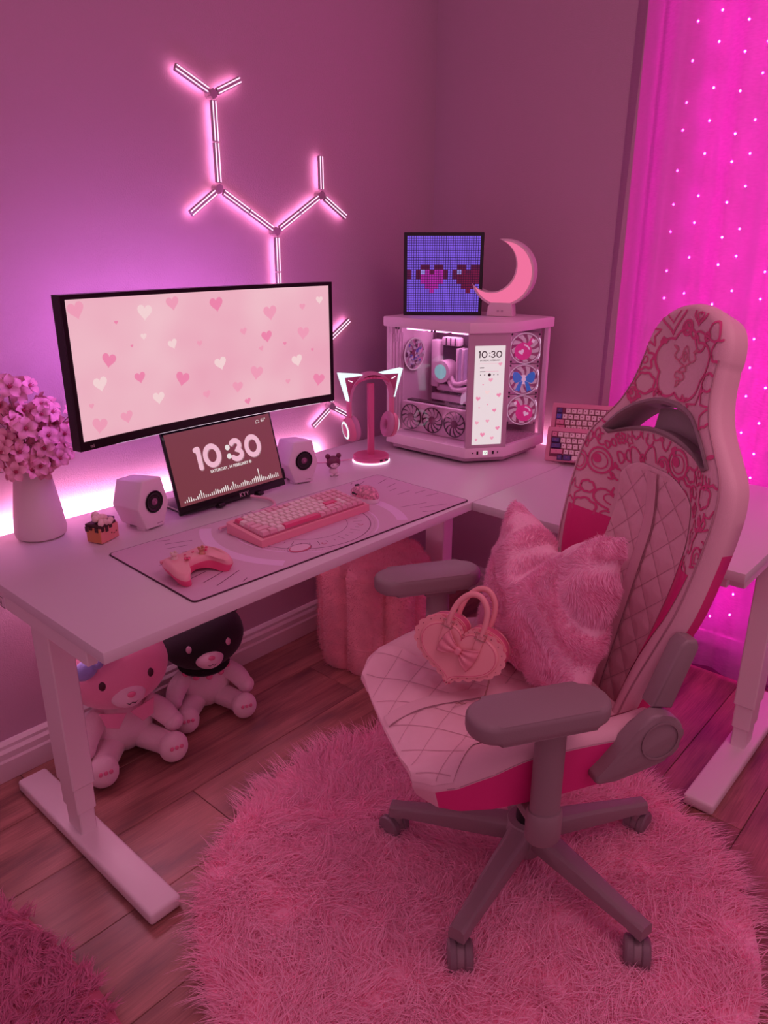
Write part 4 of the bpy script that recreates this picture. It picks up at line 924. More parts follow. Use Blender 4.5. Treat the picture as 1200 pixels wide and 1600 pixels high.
# upright graphics card with three fans
gpu = inbox('graphics_card', (-0.108, 0.045, 0.113), (0.042, 0.295, 0.104), CHW, 0.004)
bm = B(); box(bm, (-0.100, 0.045, 0.168), (0.03, 0.27, 0.004), 0.001, 1); obj('card_backplate', bm, BLK2, gpu)
flat('card_lettering', stroke([(-0.02, 0.0), (0.035, 0.0)], 0.004), lambda x, y: (-0.1292 , 0.02 - x, 0.157 + y), mat('card_print', (0.7, 0.5, 0.62), 0.4), gpu)
BLD = mat('fan_blade', (0.62, 0.48, 0.56), 0.45)
def fan(par, c, r, axis, blades, hubm, bladem, nb=11, ring=None, recess=BLK2):
    """c centre, axis = outward normal; parts under par"""
    z = Vector(axis).normalized(); x = Vector((0, 0, 1)).cross(z).normalized()
    Mf = frame(c, x, z.cross(x))
    bm = B(); lathe(bm, [(0, -0.004), (r, -0.004), (r, 0.0004), (r*1.04, 0.0004), (r*1.04, 0.0012), (r*0.985, 0.0012), (r*0.985, -0.003), (0, -0.003)], 40, Mf); f = obj('fan', bm, recess, par, 40)
    if ring: bm = B(); lathe(bm, [(r*0.99, 0.0012), (r*1.07, 0.0012), (r*1.07, 0.0030), (r*0.99, 0.0030), (r*0.99, 0.0012)], 40, Mf); obj('fan_ring', bm, ring, f, 40)
    bm = B()
    for k in range(nb):
        a = 2*PI*k/nb; pts0 = []; 
        L = [Mf @ Vector((rr_*math.cos(a + tw), rr_*math.sin(a + tw), -0.001)) for rr_, tw in ((r*0.30, 0.0), (r*0.6, 0.14), (r*0.95, 0.42))]
        H = [Mf @ Vector((rr_*math.cos(a + tw), rr_*math.sin(a + tw), 0.0010)) for rr_, tw in ((r*0.30, 0.42), (r*0.6, 0.56), (r*0.95, 0.80))]
        v = [bm.verts.new(q) for q in L + H]
        for i in range(2): bm.faces.new((v[i], v[i+1], v[i+4], v[i+3]))
    obj('fan_blades', bm, bladem, f, 0)
    bm = B(); lathe(bm, [(r*0.32, -0.002), (r*0.32, 0.0016), (r*0.28, 0.0022), (0, 0.0022)], 24, Mf); obj('fan_hub', bm, hubm, f)
    return f, Mf
for y in (0.145, 0.048, -0.049): fan(gpu, (-0.1338, y, 0.113), 0.044, (-1, 0, 0), 11, mat('hub_plum', (0.16, 0.05, 0.10), 0.5), BLD)
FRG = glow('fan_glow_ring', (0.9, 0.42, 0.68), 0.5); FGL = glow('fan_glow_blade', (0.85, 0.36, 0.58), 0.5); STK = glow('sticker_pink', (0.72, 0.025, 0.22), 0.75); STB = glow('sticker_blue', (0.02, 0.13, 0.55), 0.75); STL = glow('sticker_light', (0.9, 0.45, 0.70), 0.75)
FRGR = mat('fan_recess_pink', (0.55, 0.25, 0.40), 0.5)
def sticker_fn(Mf, d): return lambda x, y: tuple(Mf @ Vector((x, y, 0.004 + d)))
for i, z in enumerate((0.358, 0.250, 0.142)):
    f, Mf = fan(pc, (0.108, -0.165, z), 0.050, (-0.75, -0.66, 0), 9, STL, FGL, 9, FRG, FRGR)
    bm = B(); box(bm, (0, 0, -0.012), (0.108, 0.106, 0.016), 0.004, 2, M=Mf); obj('fan_frame', bm, CASE, f)
    bm = B(); Mq = Mf
    for sx in (-1, 1):
        for sy in (-1, 1): cyl(bm, Mq @ Vector((sx*0.047, sy*0.047, -0.004)), Mq @ Vector((sx*0.047, sy*0.047, -0.0025)), 0.0035, n=10)
    obj('screw', bm, BLACK, f)
    obj('light_line', tube(B(), [Mf @ Vector(q) for q in ((0.047, -0.035, -0.003), (0.052, -0.025, -0.003), (0.052, 0.025, -0.003), (0.047, 0.035, -0.003))], 0.0012, 5), glow('frame_line', (1, 0.7, 0.95), 1.0), f)
    if i == 1:   # bow sticker
        wing = spline([(0.004, 0.004), (0.020, 0.024), (0.036, 0.026), (0.038, 0.006), (0.030, -0.010), (0.012, -0.006)], 5, True)
        tail = [(0.003, -0.004), (0.016, -0.008), (0.030, -0.040), (0.022, -0.036), (0.014, -0.043)]
        flat('bow_sticker', [wing, [(-x, y) for x, y in wing][::-1], tail, [(-x, y) for x, y in tail][::-1]], sticker_fn(Mf, 0), STB, f)
        flat('heart_sticker', [heart((0, 0), 0.009, 20)], sticker_fn(Mf, 0.0006), STL, f)
    else:        # round flask sticker with a heart inside
        s = 1 if i == 0 else -1
        flat('flask_sticker', [circ((-0.008*s, -0.010), 0.030, n=30), [(0.002*s, 0.012), (0.014*s, 0.006), (0.030*s, 0.030), (0.018*s, 0.037)]], sticker_fn(Mf, 0), STK, f)
        flat('heart_sticker', [heart((-0.014*s, -0.012), 0.011, 20, 0.4*s)], sticker_fn(Mf, 0.0006), STL, f)
        flat('glass_highlight', stroke(circ((-0.008*s, -0.010), 0.022, n=10, a0=R(20), a1=R(80), end=True), 0.005), sticker_fn(Mf, 0.0006), STL, f)
        flat('cork', [[(0.018*s, 0.022), (0.026*s, 0.018), (0.031*s, 0.028), (0.022*s, 0.033)]], sticker_fn(Mf, 0.0006), STL, f)
f, Mf = fan(pc, (-0.070, 0.186, 0.325), 0.054, (0, -1, 0), 9, FGP, glow('rear_blade', (0.55, 0.20, 0.42), 0.4), 9, FRG, FRGR)
rq = random.Random(9)
pols = {0: [], 1: [], 2: []}
for k in range(42):
    a = rq.uniform(0, 2*PI); r_ = 0.048*math.sqrt(rq.random()); c = (r_*math.cos(a), r_*math.sin(a)); pols[k % 3].append(circ(c, rq.uniform(0.004, 0.011), rq.uniform(0.003, 0.007), 7, rq.uniform(0, 1), rq.uniform(0, 1) + 2*PI))
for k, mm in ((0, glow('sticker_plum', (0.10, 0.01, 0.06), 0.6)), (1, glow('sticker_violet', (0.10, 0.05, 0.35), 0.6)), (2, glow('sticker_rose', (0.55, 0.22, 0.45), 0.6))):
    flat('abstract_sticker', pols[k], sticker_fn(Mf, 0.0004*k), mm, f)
for yq0, yq1 in ((0.165, 0.085), (0.070, -0.010), (-0.030, -0.130)):
    bm = B(); box(bm, (-0.115, (yq0+yq1)/2, 0.424), (0.05, yq0-yq1, 0.012), 0.002, 1); obj('light_strip', bm, glow('case_top_light', (1.0, 0.42, 0.80), 4.5), pc, 0)
bm = B(); box(bm, (0.01, 0.03, 0.4285), (0.05, 0.26, 0.004)); obj('light_strip', bm, glow('case_inner_fill', (1.0, 0.45, 0.80), 9.0), pc, 0)  # hidden strip added only to brighten the inside of the case
for yq in (0.155, 0.0):
    for dy in (-0.006, 0.006):
        bm = B(); ball(bm, (-0.198, yq + dy, 0.428), 0.0042, 8); obj('rubber_plug', bm, BLACK, pc)
def glass_material():
    m = bpy.data.materials.new('clear_glass'); m.use_nodes = True; nt = m.node_tree
    for n in list(nt.nodes): nt.nodes.remove(n)
    out_ = nt.nodes.new('ShaderNodeOutputMaterial'); t = nt.nodes.new('ShaderNodeBsdfTransparent'); t.inputs[0].default_value = (0.96, 0.92, 0.95, 1)
    g = nt.nodes.new('ShaderNodeBsdfGlossy'); g.inputs['Roughness'].default_value = 0.03
    mx = nt.nodes.new('ShaderNodeMixShader'); mx.inputs[0].default_value = 0.05
    nt.links.new(t.outputs[0], mx.inputs[1]); nt.links.new(g.outputs[0], mx.inputs[2]); nt.links.new(mx.outputs[0], out_.inputs[0])
    return m
GLASS = glass_material()
bm = B(); box(bm, (XA+0.002, (YB+CYc)/2 - 0.004, 0.246), (0.003, YB-CYc-0.02, 0.370)); obj('glass_pane', bm, GLASS, pc, 0)
bm = B(); box(bm, ((CXc+XB)/2, YA+0.002, 0.246), (XB-CXc-0.02, 0.003, 0.370)); obj('glass_pane', bm, GLASS, pc, 0)

# ================================================================ pixel display on the case
fdir = Vector((math.cos(R(40)), math.sin(R(40)), 0)); rdir = Vector((fdir.y, -fdir.x, 0))
px = thing('pixel_display', 'square pixel art display with two hearts on top of the computer', 'display', (2.128, 1.640, DZ + 0.4665), math.atan2(rdir.y, rdir.x))
S = 0.268
bm = B(); box(bm, (0, 0.009, S/2), (S, 0.018, S), 0.002, 1); obj('frame', bm, BLACK, px)
PXV = glow('pixel_violet', (0.20, 0.10, 0.78), 0.95); PXC = {'m': glow('pixel_magenta', (0.50, 0.02, 0.42), 0.9), 'd': glow('pixel_plum', (0.12, 0.005, 0.06), 0.8), 'r': glow('pixel_wine', (0.17, 0.004, 0.05), 0.9), 'h': glow('pixel_highlight', (0.35, 0.30, 0.85), 0.9)}
bm = B(); box(bm, (0, -0.0002, S/2), (S-0.020, 0.001, S-0.022)); scn = obj('screen', bm, mat('pixel_gap', (0.02, 0.01, 0.05), 0.5), px, 0)
NP = 32; ps_ = (S-0.022)/NP; cells = {k: [] for k in 'vmdrh'}
hart = [" dd dd ", "dhmdmmd", "dmmmmmd", " mmmmm ", "  mmm  ", "   m   "]
art = {}
def put(x0, y0, colr, rows=7):
    for j, rw in enumerate(hart):
        for i, ch in enumerate(rw):
            if ch != ' ':
                c = ch if not (ch == 'm' and colr == 'r') else 'r'
                for a in (0, 1):
                    for b in (0, 1):
                        art[(x0 + 2*i + a, y0 + 2*j + b)] = c
put(4, 12, 'm'); put(20, 12, 'r')
for a in (0, 1):
    for b in range(4): art[(a, 14 + b)] = 'd'
for i in range(NP):
    for j in range(NP):
        x = -(S-0.022)/2 + i*ps_; z = S - 0.011 - (j+1)*ps_; g = 0.0009
        cells[art.get((i, j), 'v')].append([(x+g, z+g), (x+ps_-g, z+g), (x+ps_-g, z+ps_-g), (x+g, z+ps_-g)])
for k, pl_ in cells.items():
    if pl_: 
        o = flat('pixels', pl_, lambda x, y: (x, -0.0009, y), PXV if k == 'v' else PXC[k], scn); o['kind'] = 'stuff'

# ================================================================ crescent moon lamp
fm = Vector((math.cos(R(20)), math.sin(R(20)), 0)); rm = Vector((fm.y, -fm.x, 0))
mo = thing('moon_lamp', 'crescent moon lamp glowing pink on top of the computer', 'lamp', (2.245, 1.475, DZ + 0.4665), math.atan2(rm.y, rm.x))
MOW = mat('moon_shell', (0.78, 0.62, 0.68), 0.5)
Ro, Ri, zc_ = 0.108, 0.086, 0.140
def crescent(ro, ri, off, ang, n=40):
    """outer circle ro about 0, inner circle ri about off along ang"""
    ox_, oy_ = off*math.cos(ang), off*math.sin(ang)
    ct = (ro*ro - ri*ri + off*off) / (2*off*ro); th = math.acos(max(-1, min(1, ct)))
    o1 = [(ro*math.cos(ang + a), ro*math.sin(ang + a)) for a in np.linspace(th, 2*PI - th, n)]
    p = o1[-1]; a1 = math.atan2(p[1]-oy_, p[0]-ox_); p0 = o1[0]; a0 = math.atan2(p0[1]-oy_, p0[0]-ox_)
    while a1 > a0 + 2*PI: a1 -= 2*PI
    while a1 < a0: a1 += 2*PI
    o2 = [(ox_ + ri*math.cos(a), oy_ + ri*math.sin(a)) for a in np.linspace(a1, a0, n)][1:-1]
    return o1 + o2
MX = Matrix(((1, 0, 0, 0), (0, 0, -1, 0), (0, 1, 0, 0), (0, 0, 0, 1)))
bm = B(); prism(bm, crescent(Ro, Ri, 0.046, R(148)), -0.030, 0.026, 0.004, 3, M=Matrix.Translation((0, 0, zc_)) @ MX); obj('shell', bm, MOW, mo, 40)
bm = B(); prism(bm, crescent(Ro-0.008, Ri+0.001, 0.041, R(148)), 0.0255, 0.0285, 0.001, 1, M=Matrix.Translation((0, 0, zc_)) @ MX); obj('lit_face', bm, glow('moon_light', (0.85, 0.16, 0.33), 1.0), mo, 40)
bm = B(); prism(bm, [(-0.048, 0), (0.044, 0), (0.040, 0.030), (0.038, 0.046), (-0.036, 0.046), (-0.042, 0.030)], -0.030, 0.030, 0.004, 2, M=MX); bs = obj('base', bm, MOW, mo)
for x in (-0.006, 0.008):
    bm = B(); cyl(bm, (x, -0.0295, 0.018), (x, -0.032, 0.018), 0.004, n=14); obj('button', bm, CASEG, bs)

# ================================================================ two spare keyboards leaning behind the computer's right side
def spare(label, loc, rz, lean, rows, w, dpt, tz):
    t = thing('spare_keyboard', label, 'keyboard', loc, Euler((lean, 0, rz), 'XYZ'), 'spare keyboards leaning beside the computer')
    bm = B(); box(bm, (0, dpt/2, 0.011), (w, dpt, 0.022), 0.004, 2); obj('case', bm, mat('spare_case', (0.66, 0.26, 0.36), 0.45), t)
    bm = B(); box(bm, (0, dpt/2, 0.0222), (w-0.028, dpt-0.030, 0.002)); obj('key_bed', bm, mat('key_bed_dark', (0.22, 0.04, 0.10), 0.6), t, 0)
    _l = bpy.data.meshes.get('legend') or None
    keyboard(t, rows, 0.0190, 0.0085, dpt - 0.026, 0.0230, 0.0, -w/2 + 0.016, LEG)
    return t
V = [(-0.0016, -0.0020, 0), (0.0016, -0.0020, 0), (0.0016, 0.0020, 0), (-0.0016, 0.0020, 0)]
_o = obj('legend', (V, [(0, 1, 2, 3)]), PRINT, None, 0); LEG = _o.data; bpy.data.objects.remove(_o)
w, b_, nv, ro = KWHITE, KBLUE, KNAVY, KROSE
rowsA = [[(1, nv), (0.5, None)] + [(1, w)]*12, [(1, b_)] + [(1, w)]*12, [(1.5, ro)] + [(1, w)]*11 + [(1.0, ro)], [(1.75, ro)] + [(1, w)]*10 + [(1.75, nv)], [(2.25, ro)] + [(1, w)]*10]
rowsB = [[(1, ro)] + [(1, w)]*12, [(1.5, nv)] + [(1, w)]*11, [(1.75, nv)] + [(1, w)]*10 + [(1, nv)], [(2.25, ro)] + [(1, w)]*9 + [(1, ro)], [(1.25, None), (1, nv), (1.5, nv), (5, w), (1, nv), (1, nv)]]
kd = math.atan2(-0.92, 0.38)
kdir = Vector((math.cos(kd), math.sin(kd), 0)); kn = Vector((-kdir.y, kdir.x, 0))
c0 = Vector((2.205, 1.245, 0)) + kdir*0.135
spare('pink keyboard with navy keys standing in front of another', (c0.x, c0.y, DZ + 0.0045), kd, R(68), rowsB, 0.27, 0.115, 0)
c1 = c0 + kn*0.060 + kdir*0.012
sk2 = spare('pink keyboard with one bright blue key, behind the navy-keyed one', (c1.x, c1.y, DZ + 0.070), kd, R(74), rowsA, 0.285, 0.120, 0)
bpy.context.view_layer.update()
bm = B(); box(bm, (0, 0.010, 0.034), (0.20, 0.045, 0.068), 0.004, 2); box(bm, (0, 0.075, 0.07), (0.20, 0.010, 0.14), 0.004, 2); box(bm, (0, 0.05, 0.003), (0.20, 0.06, 0.006))
ks = obj('support_stand', bm, mat('spare_case', 0, 0), sk2); ks.matrix_parent_inverse = sk2.matrix_world.inverted() @ Matrix.Translation((c1.x, c1.y, DZ + 0.0002)) @ Matrix.Rotation(kd, 4, 'Z')
# ================================================================ gaming chair
ch = thing('gaming_chair', 'pink and white gaming chair with quilted seat on the fluffy rug', 'chair', (1.28, 0.70, 0), R(58))
VIN = mat('chair_vinyl', (0.74, 0.47, 0.53), 0.5, bump=(700, 0.25)); QLT = mat('chair_quilt', (0.80, 0.52, 0.58), 0.55, bump=(900, 0.25)); HOT = mat('chair_hot_pink', (0.70, 0.025, 0.22), 0.5, bump=(700, 0.2))
GRY = mat('chair_grey_plastic', (0.27, 0.20, 0.215), 0.45, bump=(500, 0.15)); INKP = mat('chair_print', (0.68, 0.07, 0.25), 0.55); PRT = mat('chair_print_ground', (0.72, 0.42, 0.47), 0.55, bump=(700, 0.2)); STI = mat('stitching', (0.45, 0.25, 0.30), 0.6)
A_ = R(13); BY0, BZ0 = -0.10, 0.48
def bp(u, t, d): return (u + 0.018, BY0 - t*math.sin(A_) + d*math.cos(A_), BZ0 + t*math.cos(A_) + d*math.sin(A_))
HT = [-.03, .05, .12, .20, .28, .36, .43, .49, .535, .575, .62, .67, .73]
HWv = [.175, .186, .202, .226, .248, .257, .260, .256, .240, .203, .160, .134, .122]
_hs = spline([(a, b) for a, b in zip(HT, HWv)], 8); _hx = [p[0] for p in _hs]; _hy = [p[1] for p in _hs]
TT = 0.838
def hw(t):
    if t > 0.73: return 0.124*math.sqrt(max(0.0, 1 - ((t - 0.73)/(TT - 0.73))**2.6))
    return float(np.interp(t, _hx, _hy))
def dcen(t): return -0.050*(1 - sstep(0.36, 0.60, t)) - 0.014*(1 - sstep(0.70, 0.82, t))
def bsurf(u, t):
    h = max(hw(t), 1e-4); s = min(1.0, abs(u)/h)
    d = dcen(t)*(1 - sstep(0.42, 0.84, s))
    sl = (hw(t + 0.002) - hw(t - 0.002))/0.004 if t < TT - 0.003 else -8.0
    e = 1 - min(1.0, h*(1 - s)/math.sqrt(1 + sl*sl)/0.026)      # rounded rim, measured from the outline
    return d - 0.022*(1 - math.sqrt(max(0, 1 - e*e)))
def bs(off): return lambda u, t: bp(u, t, bsurf(u, t) + off)
bkt = thing('tmp', 'x', 'x'); bpy.data.objects.remove(bkt)
# shell: front grid, rim, back grid
NT, NS = 96, 49
ts = [-0.03 + (TT + 0.03)*(1 - (1 - i/(NT-1))**1.25) for i in range(NT)]; ts[-1] = TT - 0.0004
ss = [math.sin((j/(NS-1) - 0.5)*PI) for j in range(NS)]
TH = 0.062
def back_d(s, t): return -TH - 0.012*(1 - s*s)*(1 - sstep(0.70, TT, t)) + 0.006*sstep(0.55, TT, t)
V = []; F = []; MI = []
for t in ts:
    for s in ss: V.append(bp(s*hw(t), t, bsurf(s*hw(t), t)))
nF = len(V)
for t in ts:
    for s in ss: V.append(bp(s*hw(t)*0.93, t if t < 0.8 else t - 0.008*sstep(0.8, TT, t), back_d(s, t)))
def gi(i, j, b=0): return b*nF + i*NS + j
for i in range(NT-1):
    for j in range(NS-1):
        F.append((gi(i, j), gi(i, j+1), gi(i+1, j+1), gi(i+1, j))); MI.append(0)
        F.append((gi(i, j, 1), gi(i+1, j, 1), gi(i+1, j+1, 1), gi(i, j+1, 1))); MI.append(1 if ts[i] < 0.42 else 0)
    hot = 1 if ts[i] < 0.40 else 0
    F.append((gi(i, 0), gi(i+1, 0), gi(i+1, 0, 1), gi(i, 0, 1))); MI.append(hot)
    F.append((gi(i, NS-1), gi(i, NS-1, 1), gi(i+1, NS-1, 1), gi(i+1, NS-1))); MI.append(hot)
for j in range(NS-1):
    F.append((gi(0, j), gi(0, j, 1), gi(0, j+1, 1), gi(0, j+1))); MI.append(1)
    F.append((gi(NT-1, j), gi(NT-1, j+1), gi(NT-1, j+1, 1), gi(NT-1, j, 1))); MI.append(0)
shell_o = obj('backrest', (V, F), [VIN, HOT], ch, 60)
shell_o.data.polygons.foreach_set('material_index', np.array(MI, np.int32))
# crescent opening
def cres(g, n=20):
    """outline (u,t) grown by g"""
    up = [(u, 0.548 + (0.088 + g)*(1 - (abs(u)/(0.168 + g))**2.2)) for u in np.linspace(-0.168 - g, 0.168 + g, n)]
    lo = [(u, 0.548 - g*0.9 + (0.036 - 0.0*g)*(1 - (abs(u)/(0.150 + g))**2.0)) for u in np.linspace(0.150 + g, -0.150 - g, n)]
    return up + lo
cut = B(); o_ = cres(0.0)
f0 = [cut.verts.new(bp(u, t, 0.10)) for u, t in o_]; f1 = [cut.verts.new(bp(u, t, -0.20)) for u, t in o_]; n = len(o_)
cut.faces.new(f0); cut.faces.new(f1[::-1])
for k in range(n): cut.faces.new((f0[k], f1[k], f1[(k+1) % n], f0[(k+1) % n]))
cutter = obj('cutter', cut, VIN, None, 0); cutter.parent = ch
md = shell_o.modifiers.new('opening', 'BOOLEAN'); md.object = cutter; md.operation = 'DIFFERENCE'; md.solver = 'EXACT'
bpy.context.view_layer.update()
dg = bpy.context.evaluated_depsgraph_get(); nm_ = bpy.data.meshes.new_from_object(shell_o.evaluated_get(dg))
shell_o.modifiers.clear(); shell_o.data = nm_; bpy.data.objects.remove(cutter)
# grey plastic frame of the opening: lip ring + tunnel
oi_, oo_ = cres(-0.001), cres(0.011)
V = []; F = []; n = len(oi_)
for k in range(n):
    (u0, t0), (u1, t1) = oi_[k], oo_[k]; um, tm = (u0+u1)/2, (t0+t1)/2
    V += [bp(u1, t1, bsurf(u1, t1) - 0.003), bp(u1, t1, bsurf(u1, t1) + 0.004), bp(um, tm, bsurf(um, tm) + 0.006), bp(u0, t0, bsurf(u0, t0) + 0.002), bp(u0*0.985, t0, -TH - 0.008)]
for k in range(n):
    a = 5*k; b = 5*((k+1) % n)
    for q in range(4): F.append((a+q, b+q, b+q+1, a+q+1))
obj('opening_frame', (V, F), GRY, ch, 50)
bm = B()
pl_ = [(u, 0.552 + 0.078*(1 - (abs(u)/0.168)**2.2)) for u in np.linspace(-0.085, 0.062, 12)] + [(u, 0.545 + 0.034*(1 - (abs(u)/0.150)**2)) for u in np.linspace(0.062, -0.085, 12)]
f0 = [bm.verts.new(bp(u, t, -0.045)) for u, t in pl_]; f1 = [bm.verts.new(bp(u, t, -0.060)) for u, t in pl_]; n = len(pl_)
bm.faces.new(f0); bm.faces.new(f1[::-1])
for k in range(n): bm.faces.new((f0[k], f1[k], f1[(k+1) % n], f0[(k+1) % n]))
obj('opening_bridge', bm, GRY, ch, 30)
# quilted centre panel (geometry: diamonds puffed, seams recessed)
def quilt_h(a, b, cell):
    p = (a/cell + b/(cell*1.0)); q = (a/cell - b/(cell*1.0))
    dp = abs(p - round(p)); dq = abs(q - round(q)); d = min(dp, dq)
    return min(1.0, (d/0.36))**0.8
def panel_hw(t):
    w = 0.56*hw(t)
    w = min(w, pl([-0.03, 0.30, 0.46, 0.505], [0.108, 0.128, 0.122, 0.088], t)) if t > -1 else w
    return w
NTq, NUq = 130, 76
def qf(i, j):
    t = -0.02 + 0.525*j; w = panel_hw(t)*(1.0 if t < 0.47 else math.sqrt(max(0.0, 1 - ((t - 0.47)/0.036)**2)) *0.7 + 0.3)
    u = (2*i - 1)*w; edge = min(1, (1 - abs(2*i - 1))*9) * min(1, (1 - j)*22)
    return bp(u, t, bsurf(u, t) + 0.0022 + 0.0034*quilt_h(u, t, 0.074)*edge**0.5)
V, F = sheet(qf, NUq, NTq); obj('quilted_panel', (V, F), QLT, ch, 180)
def seams(fn, cell, inside_, name, par, w=0.0013, step=0.004, rng=0.6):
    """stitched diamond lines laid on a quilted surface"""
    pol = []
    for sg in (1, -1):
        for k in range(-16, 17):
            run = []
            for q in range(int(2*rng/step) + 1):
                a = -rng + q*step; b = (k*cell - a) if sg > 0 else (a - k*cell)
                if inside_(a, b): run.append((a, b))
                elif run:
                    if len(run) > 2: pol.extend(stroke(run, w, caps=False))
                    run = []
            if len(run) > 2: pol.extend(stroke(run, w, caps=False))
    o = flat(name, pol, fn, mat('quilt_thread', (0.56, 0.32, 0.38), 0.6), par); o['kind'] = 'stuff'
seams(lambda u, t: bp(u, t, bsurf(u, t) + 0.0034), 0.074, lambda u, t: -0.02 < t < 0.49 and 0.017 < abs(u) < panel_hw(t)*0.985, 'quilt_stitching', ch)
def cst(i, j):
    t = -0.01 + 0.505*j; u = (2*i-1)*0.0155; return bp(u, t, bsurf(u, t) + 0.0080 + 0.002*math.cos((2*i-1)*1.4))
V, F = sheet(cst, 7, 60); obj('centre_strip', (V, F), VIN, ch, 180)
for s in (-1, 1):
    obj('seam', tube(B(), [bp(s*0.0165, -0.01 + 0.505*k/40, bsurf(0.0165, -0.01 + 0.505*k/40) + 0.0065) for k in range(41)], 0.0011, 5), STI, ch)
# hot pink inserts beside the panel, outer vinyl strips
for s in (-1, 1):
    def ins(i, j):
        t = -0.02 + 0.375*j; a = panel_hw(t) + 0.001; h = hw(t); b = max(a + 0.002, h*pl([-.02, .1, .25, .36], [.62, .70, .82, .86], t))
        u = a + (b - a)*i; return bp(s*u, t, bsurf(u, t) + 0.0016)
    V, F = sheet(ins, 16, 40); obj('side_insert', (V, F), HOT, ch, 180)
    pth = [bp(s*hw(t)*0.90, t, bsurf(hw(t)*0.90, t) + 0.0012) for t in np.linspace(-0.02, 0.74, 70)]
    obj('seam', tube(B(), pth, 0.0016, 5), STI, ch)
# printed upper field (generic doodles: clouds, bows, hearts, stars)
def field_ok(u, t, m=0.0):
    if t > 0.822 - m or t < 0.30: return False
    if abs(u) > 0.895*hw(t) - m: return False
    if t < 0.47 and abs(u) < panel_hw(t) + 0.006: return False
    if 0.47 <= t < 0.515 and abs(u) < 0.10*(1 - (t-0.47)/0.06): return False
    if t < 0.345 and abs(u) < 0.9*hw(t): return False
    g = 0.014
    up = 0.548 + (0.088 + g)*(1 - min(1, abs(u)/(0.168 + g))**2.2); lo = 0.548 - g + 0.036*(1 - min(1, abs(u)/(0.15 + g))**2)
    if abs(u) < 0.168 + g and lo < t < up: return False
    return True
polys = []
def add_line(pts, w, closed=True):
    pts = [np.array(p) for p in pts]; n = len(pts); run = []
    dens = []
    for k in range(n if closed else n-1):
        a, b = pts[k], pts[(k+1) % n]; m = max(1, int(np.linalg.norm(b-a)/0.006))
        dens += [a + (b-a)*q/m for q in range(m)]
    dens.append(pts[0] if closed else pts[-1])
    for p in dens:
        if field_ok(p[0], p[1]): run.append(p)
        else:
            if len(run) > 1: polys.extend(stroke(run, w))
            run = []
    if len(run) > 1: polys.extend(stroke(run, w))
def cloud(c, r, n=6, rot=0.0, ry=0.8):
    pts = []; cs0 = [(c[0] + r*0.60*math.cos(rot + 2*PI*k/n), c[1] + ry*r*0.60*math.sin(rot + 2*PI*k/n)) for k in range(n)]; rb_ = r*(0.46 if n > 5 else 0.50)
    for k in range(n):
        a = rot + 2*PI*k/n
        for b in np.linspace(a - 1.9, a + 1.9, 40):
            p = (cs0[k][0] + rb_*math.cos(b), cs0[k][1] + rb_*math.sin(b))
            if all(math.hypot(p[0]-q[0], p[1]-q[1]) > rb_*0.985 for j, q in enumerate(cs0) if j != k): pts.append(p)
    return pts
def rot2(pts, c, a): return [(c[0] + x*math.cos(a) - y*math.sin(a), c[1] + x*math.sin(a) + y*math.cos(a)) for x, y in pts]
def bow(c, s, a):
    wing = spline([(0.1, 0.1), (0.55, 0.55), (1.0, 0.5), (1.0, -0.5), (0.55, -0.55), (0.1, -0.1)], 4, True)
    for sg in (1, -1): add_line(rot2([(sg*x*s, y*s) for x, y in wing], c, a), 0.0042)
    add_line(rot2(circ((0, 0), 0.24*s, n=14), c, a), 0.0042)
def star(c, r, a): add_line([(c[0] + (r if k % 2 == 0 else r*0.45)*math.cos(a + k*PI/5), c[1] + (r if k % 2 == 0 else r*0.45)*math.sin(a + k*PI/5)) for k in range(10)], 0.004)
WL = 0.0048
add_line(cloud((-0.004, 0.716), 0.076, 5, 0.3, 0.74), 0.0050)
bow((-0.060, 0.778), 0.032, -0.5)
rc = random.Random(21)
spots = []
k = 0; tries = 0
while len(spots) < 95 and tries < 9000:
    tries += 1
    t = rc.uniform(0.32, 0.835); u = rc.uniform(-0.26, 0.26); r = rc.choice([0.050, 0.042, 0.036, 0.030, 0.024]) if tries < 2500 else rc.choice([0.024, 0.019, 0.015])
    if not field_ok(u, t): continue
    if math.hypot(u + 0.004, (t - 0.716)*1.25) < 0.078 + r*0.75 or math.hypot(u + 0.060, t - 0.778) < 0.03 + r*0.7: continue
    if any(math.hypot(u - a, t - b) < (r + c)*0.90 for a, b, c in spots): continue
    spots.append((u, t, r))
for k, (u, t, r) in enumerate(spots):
    kind = k % 7; a = rc.uniform(-0.6, 0.6)
    if kind in (0, 4): add_line(cloud((u, t), r*0.98, 5 + k % 3, a), WL)
    elif kind == 1: bow((u, t), r*0.85, a)
    elif kind == 2: add_line(heart((u, t), r*0.95, 28, a), WL); add_line(heart((u, t), r*0.5, 20, a), 0.003)
    elif kind == 3: star((u, t), r, a)
    elif kind == 5: add_line(circ((u, t), r*0.95, n=26), WL); polys.append(circ((u + r*0.2, t + r*0.1), r*0.34, n=14)) if field_ok(u, t, 0.02) else None; add_line(circ((u, t), r*0.62, n=20), 0.003)
    else:
        add_line([(u + r*(0.8 + 0.16*math.cos(5*q))*math.cos(q), t + r*(0.8 + 0.16*math.cos(5*q))*math.sin(q)) for q in np.linspace(0, 2*PI, 40, endpoint=False)], WL); add_line(circ((u, t), r*0.3, n=14), 0.0035)
